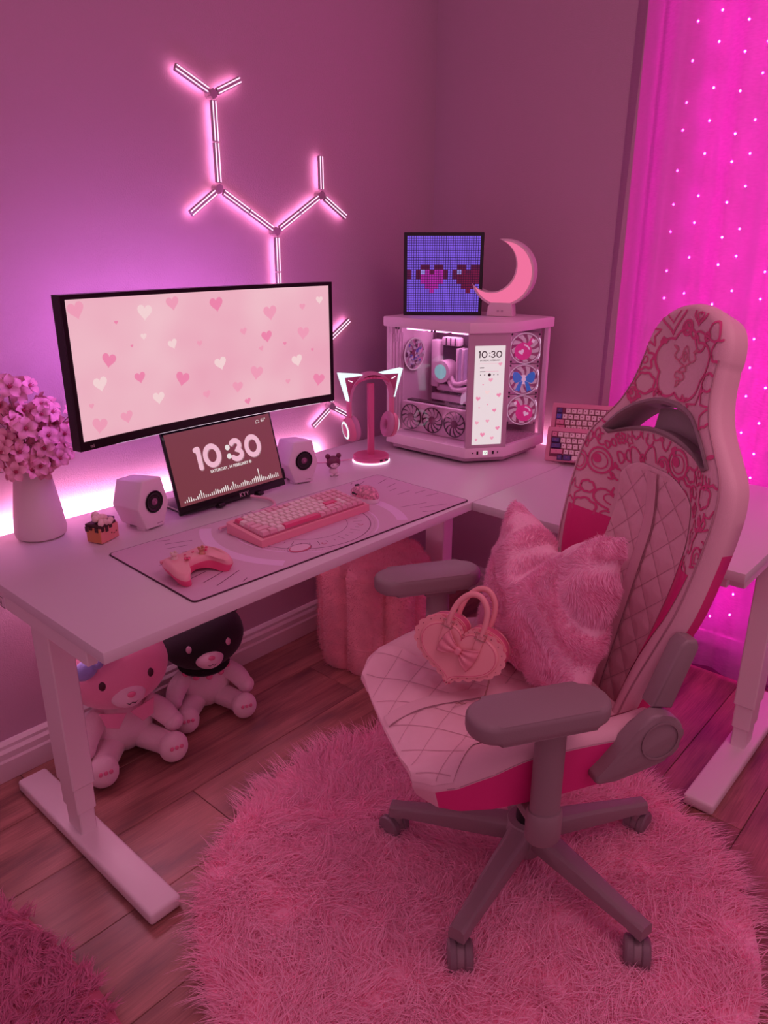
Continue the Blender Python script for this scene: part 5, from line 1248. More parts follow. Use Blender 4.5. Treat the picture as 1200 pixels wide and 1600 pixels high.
# curly filler between the shapes
for k in range(230):
    t = rc.uniform(0.32, 0.82); u = rc.uniform(-0.26, 0.26)
    if not field_ok(u, t) or any(math.hypot(u - a, t - b) < c*0.92 for a, b, c in spots) or math.hypot(u + 0.004, (t - 0.716)*1.25) < 0.086: continue
    a = rc.uniform(0, 2*PI); r = rc.uniform(0.006, 0.014)
    if k % 3 == 0:
        p = heart((u, t), r*0.8, 14, a)
        if all(field_ok(*q) for q in p): polys.append(p)
    else: add_line(circ((u, t), r, n=12, a0=a, a1=a + rc.uniform(2.5, 4.6), end=True), 0.0042, False)
flat('printed_pattern', polys, bs(0.0016), INKP, ch)
# embossed three-snake logo inside the cloud
lg = []
def lgl(pts, w=0.0030):
    lg.extend(stroke([(x*0.0122 - 0.006, y*0.0112 + 0.722) for x, y in spline(pts, 6)], w))
lgl([(-3.1, 2.6), (-2.2, 1.9), (-2.6, 0.9), (-1.6, 0.3), (-0.9, 0.8), (-0.5, 2.2), (0.0, 2.9)]); lgl([(3.1, 2.6), (2.2, 1.9), (2.6, 0.9), (1.6, 0.3), (0.9, 0.8), (0.5, 2.2), (0.0, 2.9)])
lgl([(-1.6, 0.3), (-0.6, -0.4), (0.4, -0.9), (0.8, -1.7), (-0.4, -1.9), (-1.0, -2.6), (-0.2, -3.2), (0.6, -3.3), (0.4, -4.3)]); lgl([(1.6, 0.3), (0.7, -0.2), (-0.4, -0.6), (-0.9, -1.3), (0.1, -1.6), (1.3, -1.8), (1.2, -2.7), (0.1, -2.8), (-0.1, -3.6), (0.4, -4.3)])
lgl([(0, 1.9), (0.35, 1.0), (0, 0.2), (-0.35, 1.0), (0, 1.9)])
for sg in (-1, 1): lgl([(sg*3.1, 2.6), (sg*2.4, 2.5), (sg*1.9, 2.0)])
flat('embroidered_logo', lg, bs(0.0020), mat('logo_thread', (0.66, 0.16, 0.27), 0.5), ch)

# ---------------- seat
SY0, SY1 = -0.135, 0.348
def shw(y): return pl([-0.14, -0.05, 0.10, 0.22, 0.285, 0.322, 0.348], [0.228, 0.250, 0.262, 0.262, 0.252, 0.232, 0.190], y)
def stop(x, y):
    s = min(1, abs(x)/shw(y))
    z = 0.492 + 0.050*sstep(0.55, 0.86, s)*(1 - 0.75*sstep(0.12, 0.30, y)) + 0.012*sstep(-0.14, 0.1, y)
    z -= 0.006*math.cos(min(1, abs(x)/0.17)*PI/2)
    f = max(0, (y - 0.225)/(SY1 - 0.225)); z -= 0.036*f**2.4
    e = max(0, (s - 0.88)/0.12); z -= 0.022*(1 - math.sqrt(max(0, 1 - e*e)))
    return z
def sbot(y, s=1.0): return 0.428 + 0.018*sstep(0.20, 0.345, y)*(1 - 0.75*sstep(0.75, 1.0, abs(s)))
NY, NX = 60, 51
ys = [SY0 + (SY1 - SY0)*math.sin(i/(NY-1)*PI/2) for i in range(NY)]; sx = [math.sin((j/(NX-1) - 0.5)*PI) for j in range(NX)]
V = []; F = []; MI = []
for y in ys:
    for s in sx: V.append((s*shw(y), y, stop(s*shw(y), y)))
n0 = len(V)
for y in ys:
    for s in sx: V.append((s*shw(y)*0.96, SY0 + (y - SY0)*0.975, sbot(y, s)))
gi2 = lambda i, j, b=0: b*n0 + i*NX + j
for i in range(NY-1):
    for j in range(NX-1):
        F.append((gi2(i, j), gi2(i, j+1), gi2(i+1, j+1), gi2(i+1, j))); MI.append(0)
        F.append((gi2(i, j, 1), gi2(i+1, j, 1), gi2(i+1, j+1, 1), gi2(i, j+1, 1))); MI.append(1)
    F.append((gi2(i, 0), gi2(i+1, 0), gi2(i+1, 0, 1), gi2(i, 0, 1))); MI.append(1 if ys[i] < 0.318 else 0)
    F.append((gi2(i, NX-1), gi2(i, NX-1, 1), gi2(i+1, NX-1, 1), gi2(i+1, NX-1))); MI.append(1 if ys[i] < 0.20 else 0)
for j in range(NX-1):
    F.append((gi2(0, j), gi2(0, j, 1), gi2(0, j+1, 1), gi2(0, j+1))); MI.append(1)
    F.append((gi2(NY-1, j), gi2(NY-1, j+1), gi2(NY-1, j+1, 1), gi2(NY-1, j, 1))); MI.append(0)
so = obj('seat', (V, F), [VIN, HOT], ch, 50); so.data.polygons.foreach_set('material_index', np.array(MI, np.int32))
def sq(i, j):
    y = -0.13 + (SY1 + 0.1295)*j; w = min(0.168, shw(min(y, SY1))*0.70) if y < 0.22 else min(shw(min(y, SY1))*0.985, 0.168 + (y-0.22)*1.1)
    x = (2*i-1)*w; yy = min(y, SY1 - 0.0005); h = 0.0034*quilt_h(x, yy, 0.088)*min(1, (1-abs(2*i-1))*9)**0.5*min(1, (1-j)*20)
    return (x, yy + h*sstep(0.28, 0.36, yy)*0.6, stop(x, yy) + 0.0022 + h)
V, F = sheet(sq, 90, 120); obj('quilted_panel', (V, F), QLT, so, 180)
def sqw(y): return min(0.168, shw(min(y, SY1))*0.70) if y < 0.22 else min(shw(min(y, SY1))*0.985, 0.168 + (y-0.22)*1.1)
seams(lambda x, y: (x, y + 0.0012*sstep(0.28, 0.36, y), stop(x, y) + 0.0034), 0.088, lambda x, y: -0.12 < y < SY1 - 0.004 and 0.018 < abs(x) < sqw(y)*0.985, 'quilt_stitching', so)
def scs(i, j):
    y = -0.12 + (SY1 + 0.115)*j; x = (2*i-1)*0.0165; return (x, y, stop(x, y) + 0.0068 + 0.0012*math.cos((2*i-1)*1.4))
V, F = sheet(scs, 7, 60); obj('centre_strip', (V, F), VIN, so, 180)
for s in (-1, 1): obj('seam', tube(B(), [(s*0.0172, y, stop(0.0172, y) + 0.0052) for y in np.linspace(-0.12, SY1 - 0.006, 50)], 0.0010, 5), STI, so)
def sfront(i, j):
    s = 2*i-1; x = s*shw(SY1)*0.985; return (x*(1-0.02*j), SY1 - 0.0005 + 0.006*math.sin(PI*j)*(1 - s*s) - 0.010*j, (stop(x, SY1) + 0.0022)*(1-j) + (sbot(SY1, s)+0.001)*j)
V, F = sheet(sfront, 40, 8); obj('front_panel', (V, F), QLT, so, 180)
for s in (-1, 1):
    def sins(i, j):
        y = -0.12 + 0.33*j; a = min(0.168, shw(y)*0.70) + 0.001; b = a + (0.034)*math.sin(PI*min(1, 0.12 + j*0.88))
        x = a + (b-a)*i; return (s*x, y, stop(x, y) + 0.0016)
    V, F = sheet(sins, 8, 36); obj('side_insert', (V, F), HOT, so, 180)
    obj('seam', tube(B(), [(s*shw(y)*0.995, y, stop(shw(y)*0.995, y) - 0.004) for y in np.linspace(SY0 + 0.005, 0.30, 40)], 0.0016, 5), STI, so)
# ---------------- hinge covers, armrests, mechanism, base
PX = Matrix(((0, 0, 1, 0), (1, 0, 0, 0), (0, 1, 0, 0), (0, 0, 0, 1)))       # (y,z,x) -> prism along x
for s in (-1, 1):
    pts = spline([(0.020, 0.470), (0.000, 0.492), (-0.075, 0.578), (-0.115, 0.583), (-0.150, 0.562), (-0.158, 0.525), (-0.140, 0.492), (-0.110, 0.478), (0.0, 0.455)], 4, True)
    bm = B(); prism(bm, pts, s*0.262 - 0.016, s*0.262 + 0.016, 0.006, 3, M=PX); hg = obj('hinge_cover', bm, GRY, ch, 40)
    bm = B(); lathe(bm, [(0.040, 0.0), (0.040, 0.002), (0.037, 0.002), (0.037, 0.0), (0.040, 0.0)], 32, Matrix.Translation((s*0.2785, -0.108, 0.530)) @ Matrix.Rotation(R(90)*s, 4, 'Y')); obj('hinge_disc', bm, GRY, hg)
    pts = [(-0.100, 0.588), (-0.145, 0.577), (-0.186, 0.700), (-0.180, 0.716), (-0.158, 0.720), (-0.144, 0.708)]
    bm = B(); prism(bm, pts, s*0.238 - 0.016, s*0.238 + 0.022, 0.006, 3, M=PX); obj('back_bracket', bm, GRY, ch, 40)
    # armrest
    n = 14; hl, wd = 0.087, 0.047
    pad = [(wd*math.cos(a), hl + wd*0.95*math.sin(a)) for a in np.linspace(0, PI, n)] + [(wd*math.cos(a), -hl + wd*0.95*math.sin(a)) for a in np.linspace(PI, 2*PI, n)]
    bm = B(); prism(bm, pad, 0.628, 0.667, 0.012, 4, M=Matrix.Translation((s*0.288, 0.155, 0))); obj('armrest_pad', bm, GRY, ch, 50)
    bm = B(); box(bm, (s*0.288, 0.128, 0.618), (0.048, 0.080, 0.024), 0.006, 2); obj('armrest_mount', bm, GRY, ch)
    bm = B(); lathe(bm, [(0, 0.44), (0.0285, 0.44), (0.0285, 0.60), (0.030, 0.618), (0, 0.618)], 24, Matrix.Translation((s*0.288, 0.128, 0)) @ Matrix.Diagonal((0.8, 1.0, 1, 1))); obj('armrest_post', bm, GRY, ch, 40)
    bm = B(); lathe(bm, [(0, 0.372), (0.028, 0.372), (0.034, 0.380), (0.034, 0.432), (0.031, 0.440), (0, 0.440)], 24, Matrix.Translation((s*0.288, 0.128, 0)) @ Matrix.Diagonal((0.85, 1.0, 1, 1))); obj('armrest_collar', bm, GRY, ch, 40)
    bm = B(); box(bm, (s*0.175, 0.118, 0.400), (0.22, 0.060, 0.022), 0.006, 2); obj('armrest_bracket', bm, GRY, ch)
    bm = B(); box(bm, (s*0.288 - 0.0, 0.128 - 0.033, 0.608), (0.022, 0.014, 0.012), 0.004, 2); obj('height_lever', bm, GRY, ch)
bm = B(); box(bm, (0, 0.02, 0.408), (0.17, 0.24, 0.032), 0.008, 2); box(bm, (0, 0.0, 0.384), (0.11, 0.13, 0.03), 0.01, 2); obj('tilt_mechanism', bm, GRY, ch)
bm = B(); lathe(bm, [(0, 0.06), (0.026, 0.06), (0.026, 0.22), (0.031, 0.222), (0.031, 0.37), (0, 0.37)], 24); obj('gas_lift', bm, BLACK, ch)
bm = B(); lathe(bm, [(0, 0.052), (0.036, 0.052), (0.050, 0.075), (0.052, 0.128), (0.044, 0.142), (0, 0.142)], 28); obj('base_hub', bm, GRY, ch)
TRC = mat('caster_tread', (0.20, 0.14, 0.16), 0.5)
for k in range(5):
    a = R(187 + 72*k - 58); d = Vector((math.cos(a), math.sin(a), 0)); Mz = Matrix.Rotation(a, 4, 'Z')
    bm = B(); prof_ = [(0.03, 0.030, 0.094, 0.140), (0.16, 0.024, 0.086, 0.126), (0.295, 0.020, 0.078, 0.108), (0.330, 0.019, 0.074, 0.104)]
    rings = []
    for r_, w_, z0, z1 in prof_:
        rings.append([bm.verts.new(Mz @ Vector(q)) for q in ((r_, -w_, z0), (r_, w_, z0), (r_, w_*0.9, z1 - 0.006), (r_, w_*0.55, z1), (r_, -w_*0.55, z1), (r_, -w_*0.9, z1 - 0.006))])
    for r0, r1 in zip(rings, rings[1:]):
        for q in range(6): bm.faces.new((r0[q], r0[(q+1) % 6], r1[(q+1) % 6], r1[q]))
    bm.faces.new(rings[0][::-1]); bm.faces.new(rings[-1]); bmesh.ops.bevel(bm, geom=[e for e in bm.edges if e.calc_length() > 0.1], offset=0.004, segments=2, profile=0.5, affect='EDGES')
    obj('base_arm', bm, GRY, ch, 40)
    c = d*0.312; sw = a + [0.6, -0.9, 0.5, 1.2, -0.5][k]; ax = Vector((math.cos(sw + PI/2), math.sin(sw + PI/2), 0)); fwv = Vector((math.cos(sw), math.sin(sw), 0))
    cc_ = c + fwv*0.014 + Vector((0, 0, 0.034))
    bm = B(); cyl(bm, c + Vector((0, 0, 0.050)), c + Vector((0, 0, 0.082)), 0.011, n=12)
    Mh = frame(cc_, fwv, (0, 0, 1))
    hood = [(0.027*math.cos(q), 0.027*math.sin(q)) for q in np.linspace(R(-10), R(190), 16)] + [(0.016*math.cos(q), 0.016*math.sin(q)) for q in np.linspace(R(190), R(-10), 12)]
    prism(bm, hood, -0.010, 0.010, M=Mh); cs_ = obj('caster', bm, GRY, ch, 40)
    for sg in (-1, 1):
        bm = B(); lathe(bm, [(0, 0.0), (0.029, 0.0), (0.032, 0.003), (0.032, 0.014), (0.028, 0.018), (0.010, 0.0195), (0, 0.0195)], 28, Mh @ Matrix.Translation((0, 0, sg*0.0075)) @ (Matrix.Identity(4) if sg > 0 else Matrix.Rotation(PI, 4, 'X'))); obj('wheel', bm, TRC, cs_, 40)
# ================================================================ fluffy round rug
rg = thing('round_rug', 'round fluffy pink rug under the gaming chair', 'rug', (1.15, 0.765, 0))
FUR = fur_mat('rug_fur', (0.98, 0.58, 0.73), 7, 0.02, 0.25); RB = mat('rug_backing', (0.95, 0.52, 0.68), 0.9)
RR = 0.615
bm = B(); lathe(bm, [(0, 0.0006), (RR, 0.0006), (RR, 0.008), (RR - 0.004, 0.011), (0, 0.013)], 64); obj('backing', bm, RB, rg)
def clumps(nc, per, radius, seed, L, w, swirl=1.0, zbase=0.008, spread=0.015, shape=None):
    rng = np.random.default_rng(seed)
    if shape is None:
        r = radius*np.sqrt(rng.random(nc)); a = rng.random(nc)*2*PI; C = np.stack([r*np.cos(a), r*np.sin(a)], 1)
    else: C = shape(rng, nc)
    ph = (np.sin(C[:, 0]*9 + 1.3) + np.cos(C[:, 1]*11 - 0.7) + np.sin((C[:, 0] + C[:, 1])*17))*swirl + rng.normal(size=nc)*0.9
    lean = np.stack([np.cos(ph), np.sin(ph)], 1)*(0.55 + 0.45*rng.random((nc, 1)))
    out = C / (np.linalg.norm(C, axis=1, keepdims=True) + 1e-6); edge = np.clip((np.linalg.norm(C, axis=1) - radius*0.88)/(radius*0.12), 0, 1)[:, None] if shape is None else 0
    lean = lean*(1 - edge*0.7) + out*edge*0.9
    idx = np.repeat(np.arange(nc), per); N = len(idx)
    off = rng.normal(size=(N, 2))*spread
    P = np.zeros((N, 3)); P[:, :2] = C[idx] + off; P[:, 2] = zbase
    D = np.zeros((N, 3)); D[:, :2] = lean[idx]*0.55 - off/spread*0.10 + rng.normal(size=(N, 2))*0.12; D[:, 2] = 0.62
    D /= np.linalg.norm(D, axis=1, keepdims=True)
    bend = np.zeros((N, 3)); bend[:, :2] = lean[idx]*0.75 - off/spread*0.10; bend[:, 2] = -0.42
    LL = L*(0.65 + 0.55*rng.random(N))*np.repeat(0.8 + 0.4*rng.random(nc), per)
    return P, D, LL, np.full(N, w), bend
P, D, LL, Wd, bend = clumps(3600, 21, RR, 3, 0.047, 0.0027, spread=0.018)
ok = np.linalg.norm(P[:, :2], axis=1) < RR; P[:, 2] = 0.010
strands('pile', P[ok], D[ok], LL[ok], Wd[ok], FUR, rg, bend[ok], 4, 0.10, 5)
# ================================================================ shaggy rug in the near left corner
sg = thing('shaggy_rug', 'darker shaggy pink rug lying at the near left on the floor', 'rug', (0.10, 1.12, 0), R(0))
SH = fur_mat('shaggy_pile', (0.78, 0.33, 0.50), 9, 0.1)
so_ = spline([(0.22, 0.42), (0.30, 0.36), (0.325, 0.20), (0.335, 0.05), (0.325, -0.10), (0.30, -0.35), (-0.25, -0.40), (-0.35, 0.0), (-0.20, 0.38)], 6, True)
bm = B(); prism(bm, so_, 0.0006, 0.016, 0.004, 2); obj('backing', bm, mat('shaggy_backing', (0.5, 0.12, 0.2), 0.9), sg)
def inside(P, poly):
    x, y = P[:, 0], P[:, 1]; c = np.zeros(len(P), bool); n = len(poly)
    for i in range(n):
        x0, y0 = poly[i]; x1, y1 = poly[(i+1) % n]
        c ^= ((y0 > y) != (y1 > y)) & (x < (x1 - x0)*(y - y0)/(y1 - y0 + 1e-12) + x0)
    return c
def shp(rng, nc):
    Q = np.stack([rng.uniform(0.0, 0.35, nc*3), rng.uniform(-0.38, 0.44, nc*3)], 1); Q = Q[inside(Q, so_)]
    return Q[:nc] if len(Q) >= nc else Q[np.arange(nc) % len(Q)]
P, D, LL, Wd, bend = clumps(1900, 17, 1, 8, 0.030, 0.0036, 2.0, 0.014, 0.0050, shp)
strands('pile', P, D, LL, Wd, SH, sg, bend*0.9, 4, 0.16, 6)

# ================================================================ pouf
pf = thing('scalloped_pouf', 'plush pink scalloped pouf stool under the desk', 'stool', (1.795, 1.662, 0), R(10))
PLU = mat('pouf_plush', (0.80, 0.34, 0.40), 0.9, sheen=0.6, bump=(260, 0.7), var=(14, 0.12))
def lobes(a, k=8, amt=0.10): return 1 - amt*(abs(math.sin(a*k/2))**-0 * (1 - abs(math.sin(a*k/2))**0.7))
def pouf_fn(prof, k=8):
    def fn(u, v):
        a = 2*PI*u; i = v*(len(prof)-1); q = min(int(i), len(prof)-2); fr = i - q
        r = prof[q][0]*(1-fr) + prof[q+1][0]*fr; z = prof[q][1]*(1-fr) + prof[q+1][1]*fr
        m = lobes(a, k, 0.16*min(1, r/0.15)); return (r*m*math.cos(a), r*m*math.sin(a), z)
    return fn
pr = spline([(0.192, 0.001), (0.200, 0.03), (0.200, 0.105), (0.199, 0.22), (0.200, 0.35), (0.192, 0.375), (0.165, 0.388), (0.09, 0.393), (0.001, 0.394)], 4)
V, F = sheet(pouf_fn(pr), 128, len(pr)*1, True)
PV = (V, F); obj('cushion', PV, PLU, pf, 180)
def welt(z, r): return [(r*lobes(2*PI*q/128, 8, 0.16)*math.cos(2*PI*q/128), r*lobes(2*PI*q/128, 8, 0.16)*math.sin(2*PI*q/128), z) for q in range(128)]
obj('piping', tube(B(), welt(0.352, 0.2015), 0.0035, 6, True), PLU, pf); obj('piping', tube(B(), welt(0.105, 0.2015), 0.003, 6, True), PLU, pf)
P, Nn = surface_points(PV, 26000, 4); 
strands('nap', P, Nn, 0.007 + 0.004*RNG.random(len(P)), 0.0016, fur_mat('pouf_fibres', (0.85, 0.42, 0.48), 14, 0.06), pf, RNG.normal(size=(len(P), 3))*0.35, 3, 0.1, 3)

# ================================================================ plush toys (plain bears)
def blob(bm, c, s, n=20, M=None): ball(bm, c, s, n, M)
def plush(name, label, loc, rz, sc, mh, mb, mf, mnose, extras):
    t = thing(name, label, 'plush toy', loc, rz, 'plush toys under the desk'); t.scale = (sc, sc, sc)
    bm = B(); blob(bm, (0, 0.02, 0.075), (0.070, 0.060, 0.078)); obj('body', bm, mb, t, 180)
    for s in (-1, 1):
        bm = B(); tube(bm, spline([(s*0.050, 0.0, 0.115), (s*0.080, -0.020, 0.092), (s*0.096, -0.040, 0.070)], 6), [0.022 - 0.000*k + 0.004*math.sin(k/12*PI) for k in range(13)], 14); ball(bm, (s*0.098, -0.043, 0.067), 0.0235, 14); obj('arm', bm, mb, t, 180)
        bm = B(); tube(bm, spline([(s*0.035, -0.01, 0.036), (s*0.062, -0.055, 0.034), (s*0.075, -0.090, 0.036)], 6), [0.030 - 0.0004*k for k in range(13)], 16); ball(bm, (s*0.077, -0.098, 0.038), (0.033, 0.026, 0.037), 16); l = obj('leg', bm, mb, t, 180)
        for q in range(3):
            bm = B(); ball(bm, (s*0.077 + 0.011*(q-1), -0.1232, 0.050), (0.0045, 0.002, 0.0055), 8); obj('toe_pad', bm, mnose, l, 180)
    bm = B(); blob(bm, (0, 0.0, 0.222), (0.112, 0.088, 0.092), 28); hd = obj('head', bm, mh, t, 180)
    bm = B(); blob(bm, (0, -0.058, 0.190), (0.040, 0.046, 0.032), 22); obj('muzzle', bm, mf, hd, 180)
    for s in (-1, 1):
        bm = B(); ball(bm, (s*0.078, 0.005, 0.300), (0.036, 0.020, 0.036), 16); obj('ear', bm, mh, hd, 180)
        bm = B(); ball(bm, (s*0.050, -0.0765, 0.228), (0.0085, 0.005, 0.011), 12); obj('eye', bm, mat('plush_eye', (0.06, 0.008, 0.02), 0.3) if mh is not PBK else mat('plush_eye_light', (0.55, 0.35, 0.42), 0.3), hd, 180)
    bm = B(); ball(bm, (0, -0.1035, 0.205), (0.009, 0.005, 0.0065), 12); obj('nose', bm, mnose, hd, 180)
    obj('mouth', tube(B(), [(-0.012, -0.1000, 0.186), (-0.006, -0.1020, 0.182), (0, -0.1030, 0.186), (0.006, -0.1020, 0.182), (0.012, -0.1000, 0.186)], 0.0012, 5), mat('plush_eye', 0, 0), hd)
    extras(t, hd); return t
PPK = mat('plush_pink', (0.82, 0.30, 0.46), 0.95, sheen=0.5, bump=(300, 0.5)); PWH = mat('plush_white', (0.82, 0.62, 0.68), 0.95, sheen=0.4, bump=(300, 0.5)); PBK = mat('plush_black', (0.014, 0.008, 0.012), 0.95, sheen=0.1, bump=(300, 0.5)); PBL = mat('plush_blue', (0.28, 0.28, 0.62), 0.9, sheen=0.4, bump=(300, 0.5)); PNS = mat('plush_nose_pink', (0.80, 0.20, 0.36), 0.8)
def ex1(t, hd):
    bw = None
    Mb = Matrix.Translation((-0.054, -0.068, 0.284)) @ Matrix.Rotation(R(-28), 4, 'Y')
    for s in (-1, 1):
        bm = B(); ball(bm, (s*0.026, 0, 0), (0.027, 0.016, 0.021), 14); bmesh.ops.transform(bm, matrix=Mb, verts=bm.verts[:]); obj('bow_loop', bm, PBL, hd, 180)
    bm = B(); ball(bm, (0, -0.006, 0), (0.013, 0.013, 0.013), 12); bmesh.ops.transform(bm, matrix=Mb, verts=bm.verts[:]); obj('bow_knot', bm, PBL, hd, 180)
    for s in (-1, 1):
        pts = [(s*0.004, -0.012), (s*0.060, 0.004), (s*0.052, -0.030), (s*0.026, -0.040)]
        bm = B(); prism(bm, pts if s > 0 else pts[::-1], 0, 0.006, 0.002, 2, M=Matrix.Translation((0, -0.046, 0.142)) @ Matrix.Rotation(R(68), 4, 'X')); obj('collar', bm, PPK, t, 60)
def ex2(t, hd):
    for k in range(5):
        a = R(-90 + 36*(k-2)*0.9)
        bm = B(); ball(bm, (0.062*math.cos(a), 0.055*math.sin(a) + 0.004, 0.128 - 0.006*math.cos((k-2)*0.8)), 0.009, 10); obj('pompom', bm, PNS, t, 180)
    bm = B(); lathe(bm, [(0.030, 0.020), (0.070, -0.004), (0.066, -0.010), (0.030, 0.010), (0.030, 0.020)], 28, Matrix.Translation((0, 0.008, 0.138))); obj('collar', bm, PBK, t, 60)
plush('pink_plush_bear', 'pink and white plush toy with blue bow by the desk leg', (0.880, 1.800, 0.0008), R(-14), 1.27, PPK, PWH, PWH, PNS, ex1)
plush('black_plush_bear', 'black and white plush toy sitting on floor under the desk', (1.172, 1.812, 0.0008), R(-22), 1.16, PBK, PWH, PWH, PNS, ex2)

# ================================================================ furry cushion on the chair
CM_ = Matrix.Translation((1.28, 0.70, 0)) @ Matrix.Rotation(R(58), 4, 'Z')
def chair_pt(x, y, z): return CM_ @ Vector((x, y, z))
PFUR = mat('cushion_fur', (0.92, 0.52, 0.66), 0.9, sheen=0.2, var=(16, 0.08))
pc_ = Vector((1.298, 0.738, 0.500))
cu = thing('furry_cushion', 'furry pink square cushion with dented top leaning on the chair back', 'cushion', pc_, Euler((R(15), R(5), R(68)), 'XYZ'))
def pil(side):
    def fn(u, v):
        x = 2*u - 1; z = 2*v - 1; hs_ = 0.171
        px_ = x*(1 - 0.05*(1 - z*z)*abs(x)); pz = z*(1 - 0.05*(1 - x*x)*abs(z))
        dent = 0.048*math.exp(-(x/0.36)**2)*sstep(0.0, 1.0, z)
        th = (1 - abs(x)**2.6)**0.55*(1 - abs(z)**2.6)**0.55
        d = 0.088*th*(1 - 0.5*math.exp(-(x/0.30)**2)*sstep(-0.1, 1, z)) + 0.004*math.sin(x*9)*math.sin(z*8)*th
        return (px_*hs_*1.06, side*d + 0.045*sstep(0.2, 1, z)*abs(x)*0.0, (pz + 1)*hs_ - dent + 0.022*(abs(x)**2)*sstep(0.3, 1, z))
    return fn
bm = B(); allV = []; allF = []
for sd in (-1, 1):
    V, F = sheet(pil(sd), 40, 40); o0 = len(allV); allV += V; allF += [tuple(o0 + i for i in (f if sd < 0 else f[::-1])) for f in F]
vv = [bm.verts.new(v) for v in allV]
for f in allF: bm.faces.new([vv[i] for i in f])
bmesh.ops.remove_doubles(bm, verts=bm.verts[:], dist=1e-4); obj('cover', bm, PFUR, cu, 180)
P, Nn = surface_points((allV, allF), 60000, 9); Nn *= np.where((Nn[:, 1:2]*P[:, 1:2]) < 0, -1, 1)
ph = np.sin(P[:, 0]*38 + 2*np.sin(P[:, 2]*21)) + np.cos(P[:, 2]*33 + 1.5*np.sin(P[:, 0]*27)); ph = ph*1.7
lean = np.stack([np.cos(ph), np.zeros(len(P)), np.sin(ph) - 0.5], 1)
CFUR = fur_mat('cushion_fibres', (0.95, 0.58, 0.76), 16, 0.05, 0.35)
strands('fur', P, Nn*0.7 + lean*0.5, 0.008 + 0.006*RNG.random(len(P)), 0.0018, CFUR, cu, lean*0.5 - Nn*0.25, 3, 0.12, 12)

# ================================================================ heart handbag
bgp = Vector((1.122, 0.828, 0.507))
hb = thing('heart_handbag', 'pink heart-shaped handbag with bow and scalloped trim on chair seat', 'handbag', bgp, Euler((R(-17), R(13), R(-72)), 'XYZ'))
BAG = mat('bag_leather', (0.80, 0.36, 0.38), 0.4); BAGD = mat('bag_gusset', (0.68, 0.13, 0.25), 0.4); BGM = mat('bag_gold', (0.55, 0.32, 0.30), 0.3, metal=0.8)
def hrt(s, n=64, zc=0.088):
    o = []
    for k in range(n):
        t = 2*PI*k/n; x = 16*math.sin(t)**3/17; y = (13*math.cos(t) - 5*math.cos(2*t) - 2*math.cos(3*t) - math.cos(4*t))/17
        y = y + (0.34*(1 - abs(x))**1.6 if y < 0 else 0.16*max(0, 1 - abs(x)/0.55)**1.5)     # softer point
        o.append((x*s*1.08, zc + y*s))
    return o
MY = Matrix(((1, 0, 0, 0), (0, 0, -1, 0), (0, 1, 0, 0), (0, 0, 0, 1)))
bm = B(); prism(bm, hrt(0.094), -0.038, 0.036, 0.006, 3, M=MY); obj('gusset', bm, BAGD, hb, 40)
bm = B(); prism(bm, hrt(0.084), 0.036, 0.044, 0.004, 3, M=MY); fr_ = obj('front_panel', bm, BAG, hb, 40)
bm = B(); prism(bm, hrt(0.094), -0.043, -0.038, 0.002, 2, M=MY); obj('back_panel', bm, BAG, hb, 40)
sc_ = []
base = hrt(0.093, 240)
acc = 0; per = []
for k in range(240):
    x, z = base[k]; cxz = (0, 0.088); dx, dz = x - cxz[0], z - cxz[1]; L = math.hypot(dx, dz); b = abs(math.sin(k*PI*34/240)); per.append((x + dx/L*(0.0065*b**0.6), z + dz/L*(0.0065*b**0.6)))
bm = B(); prism(bm, per, 0.0365, 0.0395, M=MY); sct = obj('scalloped_trim', bm, BAG, hb, 30)
bm = B()
for k in range(34):
    q = hrt(0.0905, 34*2)[(2*k + 1) % 68]; cyl(bm, (q[0], -0.0394, q[1]), (q[0], -0.0402, q[1]), 0.0011, n=8)
obj('eyelets', bm, mat('eyelet_dark', (0.25, 0.04, 0.10), 0.6), sct, 0)
obj('stitching', tube(B(), [(x, -0.0440, z) for x, z in hrt(0.079, 80)], 0.0006, 4, True), BAGD, fr_)
for z in (0.0, 0.012):
    obj('zipper', tube(B(), [(x, -0.02 + z, zz + 0.0012) for x, zz in hrt(0.094, 96)[-22:] + hrt(0.094, 96)[:22]], 0.0016, 5), BAG, hb)
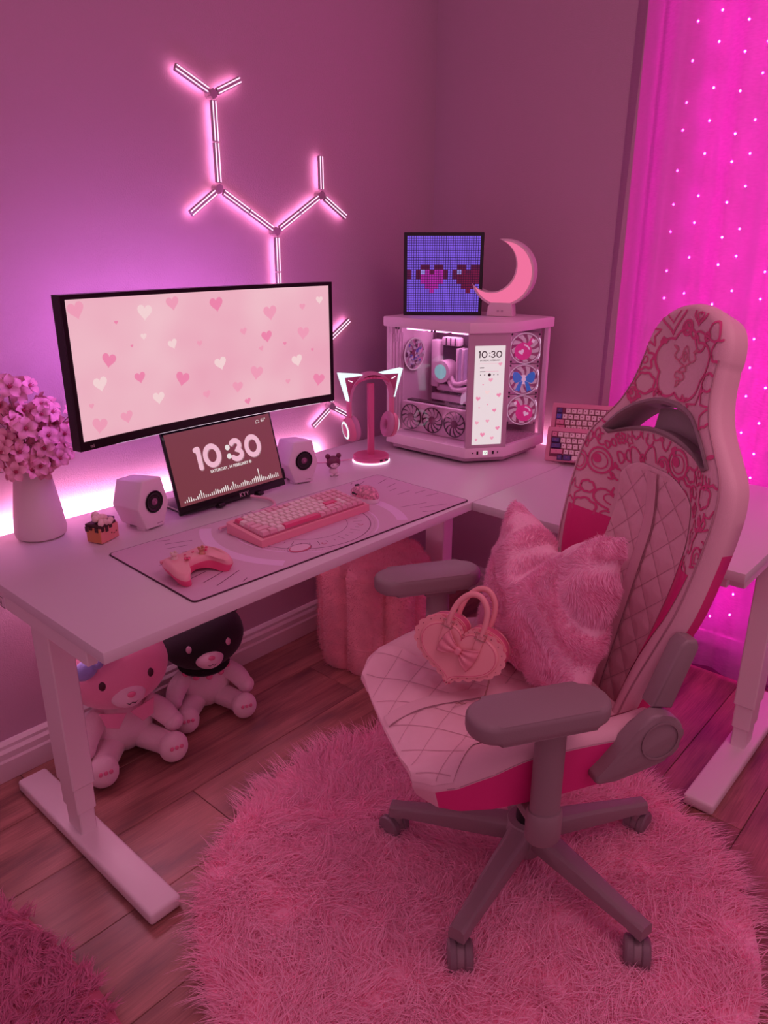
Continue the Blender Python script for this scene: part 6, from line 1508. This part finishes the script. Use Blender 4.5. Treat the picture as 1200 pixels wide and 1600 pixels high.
for s, yb in ((-1, -0.047), (1, 0.040)):
    hd_pts = [(-0.036, yb, 0.148), (-0.036, yb - 0.001, 0.172), (-0.030, yb, 0.200), (-0.014, yb, 0.222), (0.008, yb, 0.226), (0.028, yb, 0.208), (0.036, yb, 0.178), (0.036, yb, 0.150)]
    pts = spline(hd_pts, 6); hn = obj('handle', tube(B(), pts, [0.0052 + 0.0012*math.sin(PI*k/(len(pts)-1)) for k in range(len(pts))], 12), BAG, hb, 60)
    for x in (-0.036, 0.036):
        bm = B(); box(bm, (x, yb, 0.132), (0.016, 0.004, 0.050), 0.0015, 2); tb = obj('handle_tab', bm, BAG, hb)
        obj('buckle', tube(B(), [(x - 0.011, yb - 0.003, 0.142), (x + 0.011, yb - 0.003, 0.142), (x + 0.011, yb - 0.003, 0.156), (x - 0.011, yb - 0.003, 0.156)], 0.0013, 6, True), BGM, tb)
        bm = B(); ball(bm, (x, yb - 0.0025, 0.115), (0.003, 0.0015, 0.003), 10); obj('rivet', bm, BGM, tb)
def bowpart(sgn):
    def fn(u, v):
        x = u; sp_ = 0.006 + 0.021*x**0.8; z = (2*v - 1)*sp_; pl_ = 0.0022*math.sin(v*PI*5)*(1 - 0.3*x)
        return (sgn*(0.005 + 0.036*x - 0.004*x*(2*v-1)**2), -0.048 - 0.010*math.sin(PI*min(1, x*0.9 + 0.08)) + pl_, z)
    V, F = sheet(fn, 14, 24); return V, F
MB_ = Matrix.Translation((0.002, 0, 0.104)) @ Matrix.Rotation(R(14), 4, 'Y')
for sgn in (-1, 1):
    V, F = bowpart(sgn); V = [tuple(MB_ @ Vector(v)) for v in V]; solid('bow_loop', V, F, mat('bow_satin', (0.74, 0.28, 0.34), 0.3), fr_, 0.002, 180)
bm = B(); box(bm, (0, -0.052, 0), (0.014, 0.012, 0.016), 0.004, 3); bmesh.ops.transform(bm, matrix=MB_, verts=bm.verts[:]); obj('bow_knot', bm, mat('bow_satin', 0), fr_)
links = spline([(0.074, 0.0, 0.075), (0.078, -0.002, 0.050), (0.080, -0.004, 0.020), (0.079, -0.003, -0.0), (0.060, -0.012, -0.0005), (0.035, -0.05, 0.001)], 8)
chn = None
for k, p in enumerate(links[::1]):
    a = Vector(links[max(0, k-1)]); b2 = Vector(links[min(len(links)-1, k+1)]); dq = (b2 - a).to_track_quat('X', 'Z').to_matrix().to_4x4()
    if chn is None:
        bm = B(); tube(bm, [(0.0032*math.cos(q), 0.0018*math.sin(q), 0) for q in np.linspace(0, 2*PI, 12, endpoint=False)], 0.0006, 5, True); o = obj('chain_link', bm, BGM, hb, 180); chn = o.data
    else: o = link('chain_link', chn, hb)
    o.matrix_local = Matrix.Translation(p) @ dq @ Matrix.Rotation(R(90)*(k % 2), 4, 'X')
